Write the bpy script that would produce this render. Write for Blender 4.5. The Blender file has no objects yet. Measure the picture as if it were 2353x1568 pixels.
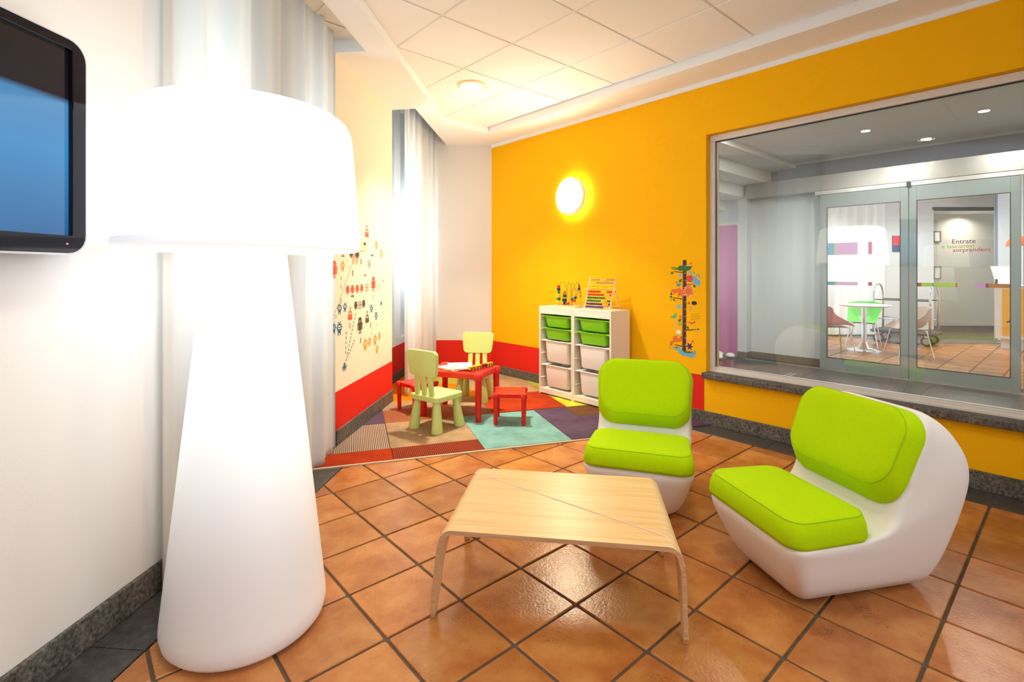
import bpy, bmesh, math, random
from math import sin, cos, pi, radians
from mathutils import Matrix, Vector
random.seed(7)
C = bpy.context.scene.collection
sc = bpy.context.scene
TH = radians(41.33); TS, TC = sin(TH), cos(TH)      # right (yellow) wall frame: u runs away along it, v runs through it
LA = radians(4.79); LS, LC = sin(LA), cos(LA)       # left wall frame: l runs away along it, m out of it into the room
def xy(u, v): return (-TS*u + TC*v, TC*u + TS*v)
def lm(l, m): return (LS*l + LC*m, LC*l - LS*m)
MUV = Matrix.Rotation(TH, 4, 'Z')                   # local x = v, y = u
MLM = Matrix.Rotation(-LA, 4, 'Z')                  # local x = m, y = l

# ------------------------------------------------------------------ camera, world, lights, exposure
cam_d = bpy.data.cameras.new('camera'); cam = bpy.data.objects.new('camera', cam_d); C.objects.link(cam)
cam.location = (0, 0, 1.333); cam.rotation_euler = (pi/2, 0, 0)
cam_d.sensor_width = 36; cam_d.lens = 36*1160/2353; cam_d.shift_y = -(784-623.2)/2353
cam_d.clip_start = 0.05
sc.camera = cam
vs = sc.view_settings
sc.display_settings.display_device = 'sRGB'
vs.view_transform = 'Standard'; vs.look = 'None'; vs.gamma = 1; vs.use_curve_mapping = False; vs.exposure = 0.52
cy = sc.cycles
cy.use_denoising = True; cy.use_adaptive_sampling = True; cy.adaptive_threshold = 0.025
cy.max_bounces = 9; cy.diffuse_bounces = 5; cy.glossy_bounces = 4; cy.transmission_bounces = 6; cy.transparent_max_bounces = 12
cy.sample_clamp_indirect = 8; cy.caustics_reflective = False; cy.caustics_refractive = False
W = bpy.data.worlds.new('world'); sc.world = W; W.use_nodes = True
W.node_tree.nodes['Background'].inputs[0].default_value = (0.78, 0.88, 1.0, 1)
W.node_tree.nodes['Background'].inputs[1].default_value = 1.6
def area(name, loc, direction, sx, sy, power, color, shape='RECTANGLE', spread=pi):
    d = bpy.data.lights.new(name, 'AREA'); d.shape = shape; d.size = sx
    if shape in ('RECTANGLE', 'ELLIPSE'): d.size_y = sy
    d.energy = power; d.color = color; d.spread = spread
    o = bpy.data.objects.new(name, d); C.objects.link(o); o.location = loc
    o.rotation_euler = Vector(direction).to_track_quat('-Z', 'Z').to_euler()
    return o
WARM = (1.0, 0.90, 0.74); COOL = (0.72, 0.86, 1.0); NEUT = (1.0, 0.94, 0.85)
em = (LC, -LS, 0)
area('daylight_left_window', (*lm(2.86, -2.25), 1.75), em, 1.7, 2.7, 100, COOL)
area('daylight_corner_window', (*lm(6.0, -2.4), 1.75), em, 1.4, 2.4, 150, COOL)
# added fill light, set outside an added window behind the camera
area('added_rear_fill', (*xy(-3.3, 1.2), 1.6), (-TS, TC, 0), 3.6, 2.2, 34, (0.80, 0.90, 1.0))
def down(name, x, y, z, power, color=WARM, r=0.2, spread=radians(150)):
    return area(name, (x, y, z), (0, 0, -1), r, r, power, color, 'DISK', spread)
down('downlight_glow_or_added_fill', -0.381, 4.78, 3.05, 24, WARM, 0.2, radians(95))
for (u, v) in ((1.2, 2.0), (1.2, 0.4), (-0.9, 2.2), (-0.9, 0.3)):  # unseen downlights added as room fill, without fixtures
    down('downlight_glow_or_added_fill', *xy(u, v), 3.05, 7)
for (u, v) in ((1.607, 6.613), (0.651, 6.648)):
    down('lobby_spot_glow', *xy(u, v), 2.876, 15, NEUT, 0.09, pi)
down('lobby_added_fill', *xy(-0.6, 5.8), 2.88, 30, NEUT, 0.16, pi)  # unseen fill added to even out the lobby light
down('lobby_added_fill', *xy(2.3, 5.4), 2.88, 26, NEUT, 0.16, pi)  # second added lobby fill, also without a fixture
down('under_stair_added_fill', *xy(3.6, 6.3), 2.25, 14, NEUT, 0.16, pi)  # added light under the stair, brightens the pink wall
down('lounge_added_fill', 6.2, 8.9, 2.9, 33, (1, .97, .93), 0.6)  # unseen ceiling light added to brighten the lounge
down('lounge_added_fill', 8.2, 9.0, 2.9, 40, (1, .9, .78), 0.5)  # second added lounge light, warmer
down('niche_added_fill', 9.9, 10.85, 2.58, 12, (1, .95, .88), 0.4)  # added light that lifts the dark niche back wall

# ------------------------------------------------------------------ materials
MATS = {}
def lin(r, g, b):
    f = lambda c: c/12.92 if c <= 0.04045 else ((c+0.055)/1.055)**2.4
    return (f(r/255), f(g/255), f(b/255), 1)
def mat(name, col, rough=0.5, metal=0.0, spec=0.5, emit=None, es=0.0, bump=0.0, bscale=200.0, var=0.0, vscale=6.0, trans=0.0, coat=0.0, sheen=0.0):
    if name in MATS: return MATS[name]
    m = bpy.data.materials.new(name); m.use_nodes = True; MATS[name] = m
    nt = m.node_tree; b = nt.nodes['Principled BSDF']
    if len(col) == 3: col = (*col, 1)
    b.inputs['Base Color'].default_value = col
    b.inputs['Roughness'].default_value = rough; b.inputs['Metallic'].default_value = metal
    b.inputs['Specular IOR Level'].default_value = spec
    b.inputs['Coat Weight'].default_value = coat; b.inputs['Sheen Weight'].default_value = sheen
    b.inputs['Transmission Weight'].default_value = trans
    if emit: b.inputs['Emission Color'].default_value = (*emit[:3], 1); b.inputs['Emission Strength'].default_value = es
    if bump or var:
        tc = nt.nodes.new('ShaderNodeTexCoord')
    if var:
        n = nt.nodes.new('ShaderNodeTexNoise'); n.inputs['Scale'].default_value = vscale; n.inputs['Detail'].default_value = 5
        nt.links.new(tc.outputs['Object'], n.inputs['Vector'])
        mp = nt.nodes.new('ShaderNodeMapRange'); mp.inputs[1].default_value = 0.3; mp.inputs[2].default_value = 0.7
        mp.inputs[3].default_value = 1-var; mp.inputs[4].default_value = 1+var
        nt.links.new(n.outputs['Fac'], mp.inputs[0])
        mx = nt.nodes.new('ShaderNodeVectorMath'); mx.operation = 'MULTIPLY'; mx.inputs[0].default_value = col[:3]
        nt.links.new(mp.outputs[0], mx.inputs[1]); nt.links.new(mx.outputs[0], b.inputs['Base Color'])
    if bump:
        n2 = nt.nodes.new('ShaderNodeTexNoise'); n2.inputs['Scale'].default_value = bscale; n2.inputs['Detail'].default_value = 3
        nt.links.new(tc.outputs['Object'], n2.inputs['Vector'])
        bp = nt.nodes.new('ShaderNodeBump'); bp.inputs['Strength'].default_value = bump; bp.inputs['Distance'].default_value = 0.004
        nt.links.new(n2.outputs['Fac'], bp.inputs['Height']); nt.links.new(bp.outputs[0], b.inputs['Normal'])
    return m
def nodes(m): return m.node_tree, m.node_tree.nodes['Principled BSDF']
def ramp(nt, stops):
    r = nt.nodes.new('ShaderNodeValToRGB'); e = r.color_ramp.elements
    while len(e) < len(stops): e.new(0.5)
    for k, (p, c) in enumerate(stops): e[k].position = p; e[k].color = c if len(c) == 4 else (*c, 1)
    return r

def stone_mat():
    m = mat('lava_stone', (0.1, 0.1, 0.1), 0.55); nt, b = nodes(m)
    tc = nt.nodes.new('ShaderNodeTexCoord')
    n = nt.nodes.new('ShaderNodeTexNoise'); n.inputs['Scale'].default_value = 70; n.inputs['Detail'].default_value = 6; n.inputs['Roughness'].default_value = 0.7
    n2 = nt.nodes.new('ShaderNodeTexNoise'); n2.inputs['Scale'].default_value = 9; n2.inputs['Detail'].default_value = 4
    nt.links.new(tc.outputs['Object'], n.inputs['Vector']); nt.links.new(tc.outputs['Object'], n2.inputs['Vector'])
    r = ramp(nt, [(0.33, (0.018, 0.016, 0.014)), (0.5, (0.125, 0.115, 0.10)), (0.72, (0.30, 0.28, 0.24))])
    nt.links.new(n.outputs['Fac'], r.inputs[0])
    mx = nt.nodes.new('ShaderNodeMix'); mx.data_type = 'RGBA'; mx.blend_type = 'MULTIPLY'; mx.inputs[0].default_value = 0.6
    r2 = ramp(nt, [(0.3, (0.45, 0.43, 0.42)), (0.7, (1.2, 1.15, 1.1))])
    nt.links.new(n2.outputs['Fac'], r2.inputs[0])
    nt.links.new(r.outputs[0], mx.inputs[6]); nt.links.new(r2.outputs[0], mx.inputs[7]); nt.links.new(mx.outputs[2], b.inputs['Base Color'])
    bp = nt.nodes.new('ShaderNodeBump'); bp.inputs['Strength'].default_value = 0.5; bp.inputs['Distance'].default_value = 0.003
    nt.links.new(n.outputs['Fac'], bp.inputs['Height']); nt.links.new(bp.outputs[0], b.inputs['Normal'])
    return m
STONE = stone_mat()
def slab_mat(name, k):
    m = mat(name, (0.08, 0.075, 0.07), 0.3); nt, b = nodes(m)
    tc = nt.nodes.new('ShaderNodeTexCoord')
    n = nt.nodes.new('ShaderNodeTexNoise'); n.inputs['Scale'].default_value = 26; n.inputs['Detail'].default_value = 8; n.inputs['Roughness'].default_value = 0.7
    nt.links.new(tc.outputs['Object'], n.inputs['Vector'])
    r = ramp(nt, [(0.32, tuple(0.035*k*x for x in (1, .95, .9))), (0.55, tuple(0.085*k*x for x in (1, .95, .88))), (0.75, tuple(0.16*k*x for x in (1, .95, .9)))])
    nt.links.new(n.outputs['Fac'], r.inputs[0]); nt.links.new(r.outputs[0], b.inputs['Base Color'])
    return m
STRIP = slab_mat('dark_stone_slab', 0.8); LOBBY = slab_mat('lobby_stone_slab', 1.15)
def terracotta():
    m = mat('terracotta', (0.55, 0.25, 0.09), 0.25); nt, b = nodes(m)
    oi = nt.nodes.new('ShaderNodeObjectInfo'); tc = nt.nodes.new('ShaderNodeTexCoord')
    ad = nt.nodes.new('ShaderNodeVectorMath'); ad.operation = 'ADD'
    cmb = nt.nodes.new('ShaderNodeCombineXYZ'); ml = nt.nodes.new('ShaderNodeMath'); ml.operation = 'MULTIPLY'; ml.inputs[1].default_value = 37
    nt.links.new(oi.outputs['Random'], ml.inputs[0]); nt.links.new(ml.outputs[0], cmb.inputs[2])
    nt.links.new(tc.outputs['Object'], ad.inputs[0]); nt.links.new(cmb.outputs[0], ad.inputs[1])
    n = nt.nodes.new('ShaderNodeTexNoise'); n.inputs['Scale'].default_value = 5.5; n.inputs['Detail'].default_value = 5; n.inputs['Roughness'].default_value = 0.6
    nt.links.new(ad.outputs[0], n.inputs['Vector'])
    r = ramp(nt, [(0.3, lin(164, 96, 46)), (0.5, lin(186, 119, 61)), (0.72, lin(204, 145, 82))])
    nt.links.new(n.outputs['Fac'], r.inputs[0])
    # tint per tile
    r2 = ramp(nt, [(0.0, (0.80, 0.78, 0.76)), (0.5, (0.95, 0.94, 0.93)), (1.0, (1.1, 1.1, 1.1))])
    nt.links.new(oi.outputs['Random'], r2.inputs[0])
    mx = nt.nodes.new('ShaderNodeMix'); mx.data_type = 'RGBA'; mx.blend_type = 'MULTIPLY'; mx.inputs[0].default_value = 1
    nt.links.new(r.outputs[0], mx.inputs[6]); nt.links.new(r2.outputs[0], mx.inputs[7])
    # little pits
    n3 = nt.nodes.new('ShaderNodeTexNoise'); n3.inputs['Scale'].default_value = 130; n3.inputs['Detail'].default_value = 2
    n4 = nt.nodes.new('ShaderNodeTexNoise'); n4.inputs['Scale'].default_value = 7; nt.links.new(ad.outputs[0], n4.inputs['Vector'])
    nt.links.new(ad.outputs[0], n3.inputs['Vector'])
    mm = nt.nodes.new('ShaderNodeMath'); mm.operation = 'MULTIPLY'; nt.links.new(n3.outputs['Fac'], mm.inputs[0]); nt.links.new(n4.outputs['Fac'], mm.inputs[1])
    r3 = ramp(nt, [(0.37, (1, 1, 1)), (0.42, (0.4, 0.33, 0.28))]); nt.links.new(mm.outputs[0], r3.inputs[0])
    mx2 = nt.nodes.new('ShaderNodeMix'); mx2.data_type = 'RGBA'; mx2.blend_type = 'MULTIPLY'; mx2.inputs[0].default_value = 0.5
    nt.links.new(mx.outputs[2], mx2.inputs[6]); nt.links.new(r3.outputs[0], mx2.inputs[7]); nt.links.new(mx2.outputs[2], b.inputs['Base Color'])
    bp = nt.nodes.new('ShaderNodeBump'); bp.inputs['Strength'].default_value = 0.22; bp.inputs['Distance'].default_value = 0.004
    n5 = nt.nodes.new('ShaderNodeTexNoise'); n5.inputs['Scale'].default_value = 90; n5.inputs['Detail'].default_value = 3; nt.links.new(ad.outputs[0], n5.inputs['Vector'])
    nt.links.new(n5.outputs['Fac'], bp.inputs['Height']); nt.links.new(bp.outputs[0], b.inputs['Normal'])
    return m
TERRA = terracotta()
def wood(name, c0, c1, scale=(3, 60, 60), rough=0.4):
    m = mat(name, c1, rough); nt, b = nodes(m)
    tc = nt.nodes.new('ShaderNodeTexCoord'); mp = nt.nodes.new('ShaderNodeMapping'); mp.inputs['Scale'].default_value = scale
    n = nt.nodes.new('ShaderNodeTexNoise'); n.inputs['Scale'].default_value = 1; n.inputs['Detail'].default_value = 6; n.inputs['Distortion'].default_value = 0.4
    nt.links.new(tc.outputs['Object'], mp.inputs[0]); nt.links.new(mp.outputs[0], n.inputs['Vector'])
    r = ramp(nt, [(0.3, c0), (0.7, c1)]); nt.links.new(n.outputs['Fac'], r.inputs[0]); nt.links.new(r.outputs[0], b.inputs['Base Color'])
    return m
OAK = wood('oak_veneer', lin(214, 174, 116), lin(232, 197, 142), (2.2, 45, 45), 0.38)
def ply():
    m = mat('plywood_edge', lin(205, 160, 115), 0.5); nt, b = nodes(m)
    return m
PLY = wood('plywood_edge', lin(190, 142, 104), lin(224, 184, 142), (3, 160, 330), 0.5)
PINE = wood('pine', lin(228, 190, 130), lin(244, 214, 160), (30, 6, 30), 0.45)
def glass_thin(name, tint=(0.93, 0.97, 0.96), k=1.0, rough=0.0):
    m = bpy.data.materials.new(name); m.use_nodes = True; nt = m.node_tree
    nt.nodes.remove(nt.nodes['Principled BSDF']); out = nt.nodes['Material Output']
    t = nt.nodes.new('ShaderNodeBsdfTransparent'); t.inputs[0].default_value = (*tint, 1)
    g = nt.nodes.new('ShaderNodeBsdfGlossy'); g.inputs['Roughness'].default_value = rough; g.inputs[0].default_value = (1, 1, 1, 1)
    f = nt.nodes.new('ShaderNodeFresnel'); f.inputs[0].default_value = 1.5
    mlt = nt.nodes.new('ShaderNodeMath'); mlt.operation = 'MULTIPLY'; mlt.inputs[1].default_value = k; mlt.use_clamp = True
    nt.links.new(f.outputs[0], mlt.inputs[0])
    mx = nt.nodes.new('ShaderNodeMixShader'); nt.links.new(mlt.outputs[0], mx.inputs[0])
    nt.links.new(t.outputs[0], mx.inputs[1]); nt.links.new(g.outputs[0], mx.inputs[2]); nt.links.new(mx.outputs[0], out.inputs[0])
    MATS[name] = m
    return m
GLASS = glass_thin('window_glass', (0.94, 0.97, 0.97), 1.9)
GLASS2 = glass_thin('door_glass', (0.96, 0.98, 0.98), 1.2)
def cloth(name, col, tl=0.45):
    m = bpy.data.materials.new(name); m.use_nodes = True; nt = m.node_tree
    nt.nodes.remove(nt.nodes['Principled BSDF']); out = nt.nodes['Material Output']
    d = nt.nodes.new('ShaderNodeBsdfDiffuse'); d.inputs[0].default_value = (*col, 1)
    t = nt.nodes.new('ShaderNodeBsdfTranslucent'); t.inputs[0].default_value = (*col, 1)
    tr = nt.nodes.new('ShaderNodeBsdfTransparent')
    mx = nt.nodes.new('ShaderNodeMixShader'); mx.inputs[0].default_value = tl
    mx2 = nt.nodes.new('ShaderNodeMixShader'); mx2.inputs[0].default_value = 0.06
    nt.links.new(d.outputs[0], mx.inputs[1]); nt.links.new(t.outputs[0], mx.inputs[2])
    nt.links.new(mx.outputs[0], mx2.inputs[1]); nt.links.new(tr.outputs[0], mx2.inputs[2]); nt.links.new(mx2.outputs[0], out.inputs[0])
    return m
CURT = cloth('sheer_curtain', (0.86, 0.85, 0.82))
WHITE = mat('white_wall_paint', lin(236, 234, 230), 0.85, bump=0.08, bscale=180)
CREAM = mat('cream_wall_paint', lin(240, 230, 208), 0.85, bump=0.05, bscale=180)
YELLOW = mat('yellow_wall_paint', (0.99, 0.515, 0.0), 0.8, spec=0.2, bump=0.06, bscale=160)
RED = mat('red_wall_paint', lin(226, 40, 24), 0.7, spec=0.25)
CEIL = mat('ceiling_paint', lin(247, 249, 250), 0.9)
CTILE = mat('ceiling_tile_board', lin(247, 247, 246), 0.95, bump=0.15, bscale=220)
GRID = mat('ceiling_grid_metal', lin(240, 236, 226), 0.6)
GROUT = mat('grout', lin(96, 82, 66), 0.9, var=0.2, vscale=20)
ALU = mat('aluminium', (0.62, 0.63, 0.63), 0.35, metal=0.85)
WFRAME = mat('white_aluminium', lin(226, 220, 212), 0.4)
STEEL = mat('brushed_steel', (0.42, 0.41, 0.39), 0.38, metal=1.0)
CHROME = mat('chrome', (0.8, 0.8, 0.8), 0.12, metal=1.0)
DOORMET = mat('grey_door_metal', lin(150, 164, 164), 0.4, metal=0.3)
LOBW = mat('lobby_wall_paint', lin(206, 214, 218), 0.8)
LOBC = mat('lobby_ceiling_paint', lin(244, 244, 240), 0.9)
LOBB = mat('lobby_blue_grey_paint', lin(136, 146, 164), 0.8)
PINK = mat('pink_wall_paint', lin(206, 110, 176), 0.7)
LIME = mat('lime_wool', lin(182, 222, 0), 0.95, spec=0.15, bump=0.25, bscale=700, sheen=0.0, var=0.04, vscale=160)
LIMED = mat('lime_seam', lin(156, 196, 0), 0.9)
SHELL = mat('white_polyethylene', lin(238, 234, 228), 0.45)
KIDG = mat('pale_green_plastic', lin(206, 226, 136), 0.42)
KIDR = mat('red_plastic', lin(226, 30, 14), 0.4)
TRO = mat('white_melamine', lin(240, 232, 216), 0.5)
BING = mat('green_bin_plastic', lin(128, 204, 26), 0.35)
BINW = mat('white_bin_plastic', lin(242, 238, 232), 0.4)
BLACK = mat('black_gloss', (0.006, 0.006, 0.010), 0.10, spec=0.3)
DARK = mat('dark_plastic', (0.02, 0.02, 0.022), 0.4)
PAPER = mat('paper', lin(240, 238, 226), 0.7)

# ------------------------------------------------------------------ mesh helpers
class MB:
    def __init__(s, M=None): s.V = []; s.F = []; s.M = M
    def add(s, vs_, fs):
        n = len(s.V); s.V += [tuple(v) for v in vs_]; s.F += [tuple(i+n for i in f) for f in fs]; return s
    def box(s, x0, x1, y0, y1, z0, z1):
        return s.add([(x0,y0,z0),(x1,y0,z0),(x1,y1,z0),(x0,y1,z0),(x0,y0,z1),(x1,y0,z1),(x1,y1,z1),(x0,y1,z1)],
                     [(0,3,2,1),(4,5,6,7),(0,1,5,4),(1,2,6,5),(2,3,7,6),(3,0,4,7)])
    def prism(s, poly, z0, z1, top=None):
        n = len(poly); t = top or poly
        return s.add([(x,y,z0) for x,y in poly]+[(x,y,z1) for x,y in t],
                     [tuple(range(n-1,-1,-1)), tuple(range(n,2*n))]+[(i,(i+1)%n,n+(i+1)%n,n+i) for i in range(n)])
    def tube(s, pts, r, n=8, closed=False, caps=True):
        pts = [Vector(p) for p in pts]; m = len(pts); vv = []; up = None
        for i, p in enumerate(pts):
            a = pts[(i-1) % m] if (closed or i > 0) else p
            b = pts[(i+1) % m] if (closed or i < m-1) else p
            t = (b-a).normalized()
            if up is None: up = Vector((0,0,1)) if abs(t.z) < 0.9 else Vector((1,0,0))
            x = t.cross(up); x = x.normalized() if x.length > 1e-6 else t.orthogonal().normalized()
            y = x.cross(t).normalized(); up = y
            rr = r[i] if isinstance(r, (list, tuple)) else r
            vv += [p + (x*cos(2*pi*k/n) + y*sin(2*pi*k/n))*rr for k in range(n)]
        ff = []
        for i in range(m if closed else m-1):
            j = (i+1) % m
            ff += [(i*n+k, i*n+(k+1)%n, j*n+(k+1)%n, j*n+k) for k in range(n)]
        if caps and not closed: ff += [tuple(range(n-1,-1,-1)), tuple(range((m-1)*n, m*n))]
        return s.add(vv, ff)
    def lathe(s, prof, n=40, c=(0,0,0), caps=True):
        if prof[0] == prof[-1]: caps = False
        m = len(prof); vv = []
        for r, z in prof: vv += [(c[0]+r*cos(2*pi*k/n), c[1]+r*sin(2*pi*k/n), c[2]+z) for k in range(n)]
        ff = [(i*n+k, i*n+(k+1)%n, (i+1)*n+(k+1)%n, (i+1)*n+k) for i in range(m-1) for k in range(n)]
        if caps and prof[0][0] > 1e-5: ff.append(tuple(range(n-1,-1,-1)))
        if caps and prof[-1][0] > 1e-5: ff.append(tuple(range((m-1)*n, m*n)))
        return s.add(vv, ff)
    def ball(s, c, r, n=12, m=8, sc_=(1,1,1)):
        vv = [(c[0], c[1], c[2]-r*sc_[2])]
        for i in range(1, m):
            a = -pi/2 + pi*i/m
            vv += [(c[0]+r*sc_[0]*cos(a)*cos(2*pi*k/n), c[1]+r*sc_[1]*cos(a)*sin(2*pi*k/n), c[2]+r*sc_[2]*sin(a)) for k in range(n)]
        vv.append((c[0], c[1], c[2]+r*sc_[2])); L = len(vv)-1
        ff = [(0, 1+(k+1)%n, 1+k) for k in range(n)]
        ff += [(1+i*n+k, 1+i*n+(k+1)%n, 1+(i+1)*n+(k+1)%n, 1+(i+1)*n+k) for i in range(m-2) for k in range(n)]
        ff += [(L, 1+(m-2)*n+k, 1+(m-2)*n+(k+1)%n) for k in range(n)]
        return s.add(vv, ff)
    def mesh(s, name, m, smooth=False):
        me = bpy.data.meshes.new(name)
        vv = [s.M @ Vector(v) for v in s.V] if s.M is not None else s.V
        me.from_pydata([tuple(v) for v in vv], [], s.F)
        bm = bmesh.new(); bm.from_mesh(me)
        if smooth: bmesh.ops.remove_doubles(bm, verts=bm.verts, dist=1e-6)
        bmesh.ops.recalc_face_normals(bm, faces=bm.faces)
        for f in bm.faces: f.smooth = smooth
        bm.to_mesh(me); bm.free()
        me.materials.append(m)
        return me
    def build(s, name, m, parent=None, smooth=False, bevel=0, seg=2, auto=None):
        o = bpy.data.objects.new(name, s.mesh(name, m, smooth)); C.objects.link(o)
        if parent: o.parent = parent
        if bevel:
            b = o.modifiers.new('bevel', 'BEVEL'); b.width = bevel; b.segments = seg; b.limit_method = 'ANGLE'; b.angle_limit = radians(40)
        if smooth and auto:
            with_angle(o, auto)
        return o
def with_angle(o, ang=40):
    o.data.set_sharp_from_angle(angle=radians(ang))
def place(o, loc=(0,0,0), rz=0): o.location = loc; o.rotation_euler = (0, 0, rz); return o
def tag(o, label, cat, group=None):
    o['label'] = label; o['category'] = cat
    if group: o['group'] = group
    return o
def thing(name, label, cat, loc=(0,0,0), rz=0, group=None):
    o = bpy.data.objects.new(name, None); C.objects.link(o); o.empty_display_size = 0.1
    place(o, loc, rz); return tag(o, label, cat, group)
def struct(o): o['kind'] = 'structure'; return o
def dup(root, loc, rz, label, name=None):
    r = root.copy(); C.objects.link(r); place(r, loc, rz); r['label'] = label
    for ch in list(root.children):
        c = ch.copy(); C.objects.link(c); c.parent = r
        for g in ch.children:
            d = g.copy(); C.objects.link(d); d.parent = c
    return r
def clip(poly, nx, ny, d):   # keep nx*x+ny*y <= d
    out = []
    for i in range(len(poly)):
        a, b = poly[i], poly[(i+1) % len(poly)]
        da, db = nx*a[0]+ny*a[1]-d, nx*b[0]+ny*b[1]-d
        if da <= 0: out.append(a)
        if (da < 0 < db) or (db < 0 < da):
            t = da/(da-db); out.append((a[0]+(b[0]-a[0])*t, a[1]+(b[1]-a[1])*t))
    return out
def parea(p): return abs(sum(p[i][0]*p[(i+1)%len(p)][1]-p[(i+1)%len(p)][0]*p[i][1] for i in range(len(p))))/2
def rrect(x0, x1, y0, y1, r, n=6):
    out = []; r = min(r, (x1-x0)*.49, (y1-y0)*.49)
    for cx, cy_, a0 in ((x1-r, y1-r, 0), (x0+r, y1-r, pi/2), (x0+r, y0+r, pi), (x1-r, y0+r, 3*pi/2)):
        out += [(cx+r*cos(a0+pi/2*k/n), cy_+r*sin(a0+pi/2*k/n)) for k in range(n+1)]
    return out
def text_mesh(s_, size, ext, m, name, M, parent, shear=0, bold=0.007):
    cu = bpy.data.curves.new(name, 'FONT'); cu.body = s_; cu.size = size; cu.extrude = ext; cu.shear = shear; cu.offset = size*bold; cu.resolution_u = 4
    t = bpy.data.objects.new(name, cu); C.objects.link(t)
    bpy.context.view_layer.update()
    me = bpy.data.meshes.new_from_object(t.evaluated_get(bpy.context.evaluated_depsgraph_get()))
    bpy.data.objects.remove(t); bpy.data.curves.remove(cu)
    me.transform(M); me.materials.clear(); me.materials.append(m)
    o = bpy.data.objects.new(name, me); C.objects.link(o)
    if parent: o.parent = parent
    return o
DECALS= [('car', 'R', 4.337, 1.683, 0.108), ('big', 'K', 3.83, 1.502, 0.119), ('small', 'K', 3.989, 1.474, 0.066), ('small', 'K', 4.115, 1.476, 0.069), ('heli', 'O', 4.583, 1.571, 0.067), ('heli', 'O', 4.714, 1.501, 0.067), ('big', 'R', 3.67, 1.344, 0.131), ('alien', 'O', 3.824, 1.371, 0.082), ('vdash', 'K', 3.795, 1.278, 0.029), ('vdash', 'K', 3.793, 1.211, 0.029), ('vdash', 'K', 3.793, 1.113, 0.023), ('squig', 'K', 4.201, 1.415, 0.048), ('squig', 'K', 4.02, 1.316, 0.048), ('squig', 'P', 4.499, 1.095, 0.048), ('burst', 'K', 4.392, 1.395, 0.073), ('burst', 'D', 4.337, 1.186, 0.077), ('burst', 'P', 4.657, 1.189, 0.077), ('big', 'R', 4.496, 1.213, 0.133), ('small', 'R', 3.919, 1.182, 0.066), ('small', 'R', 4.017, 1.182, 0.067), ('small', 'R', 4.118, 1.184, 0.066), ('small', 'R', 4.215, 1.185, 0.065), ('plus', 'K', 4.462, 1.476, 0.017), ('plus', 'R', 4.288, 1.296, 0.016), ('plus', 'K', 4.014, 1.127, 0.017), ('plus', 'P', 4.752, 1.237, 0.016), ('vdash', 'K', 3.791, 1.097, 0.029), ('vdash', 'K', 3.703, 0.987, 0.024), ('alien', 'B', 3.766, 1.041, 0.086), ('alien', 'B', 3.869, 1.046, 0.074), ('alien', 'B', 3.663, 0.9, 0.083), ('alien', 'B', 3.763, 0.89, 0.106), ('car', 'R', 3.969, 0.988, 0.109), ('car', 'K', 4.343, 0.926, 0.108), ('small', 'K', 4.086, 1.045, 0.065), ('small', 'K', 4.26, 1.049, 0.066), ('burst', 'K', 4.175, 1.044, 0.075), ('heli', 'B', 4.45, 0.993, 0.063), ('heli', 'B', 4.575, 0.916, 0.065), ('heart', 'B', 4.708, 1.021, 0.039), ('big', 'K', 4.178, 0.869, 0.139), ('squig', 'R', 3.963, 0.892, 0.048), ('squig', 'R', 4.428, 0.845, 0.05), ('squig', 'K', 4.191, 0.74, 0.047), ('vdash', 'O', 4.584, 0.831, 0.03), ('vdash', 'O', 4.476, 0.799, 0.029), ('vdash', 'O', 4.444, 0.765, 0.029), ('alien', 'O', 4.298, 0.687, 0.109), ('alien', 'O', 4.401, 0.7, 0.084), ('alien', 'O', 4.539, 0.695, 0.105), ('alien', 'O', 4.653, 0.716, 0.074), ('alien', 'O', 4.59, 0.599, 0.079), ('rocket', 'B', 3.858, 0.579, 0.069)]
DLINES= [('O', (4.065, 1.456), (3.638, 0.96)), ('K', (3.892, 0.851), (3.883, 0.66)), ('K', (4.08, 0.979), (3.905, 0.652)), ('K', (4.065, 0.763), (3.871, 0.611)), ('O', (3.917, 1.424), (3.891, 1.406))]
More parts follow.
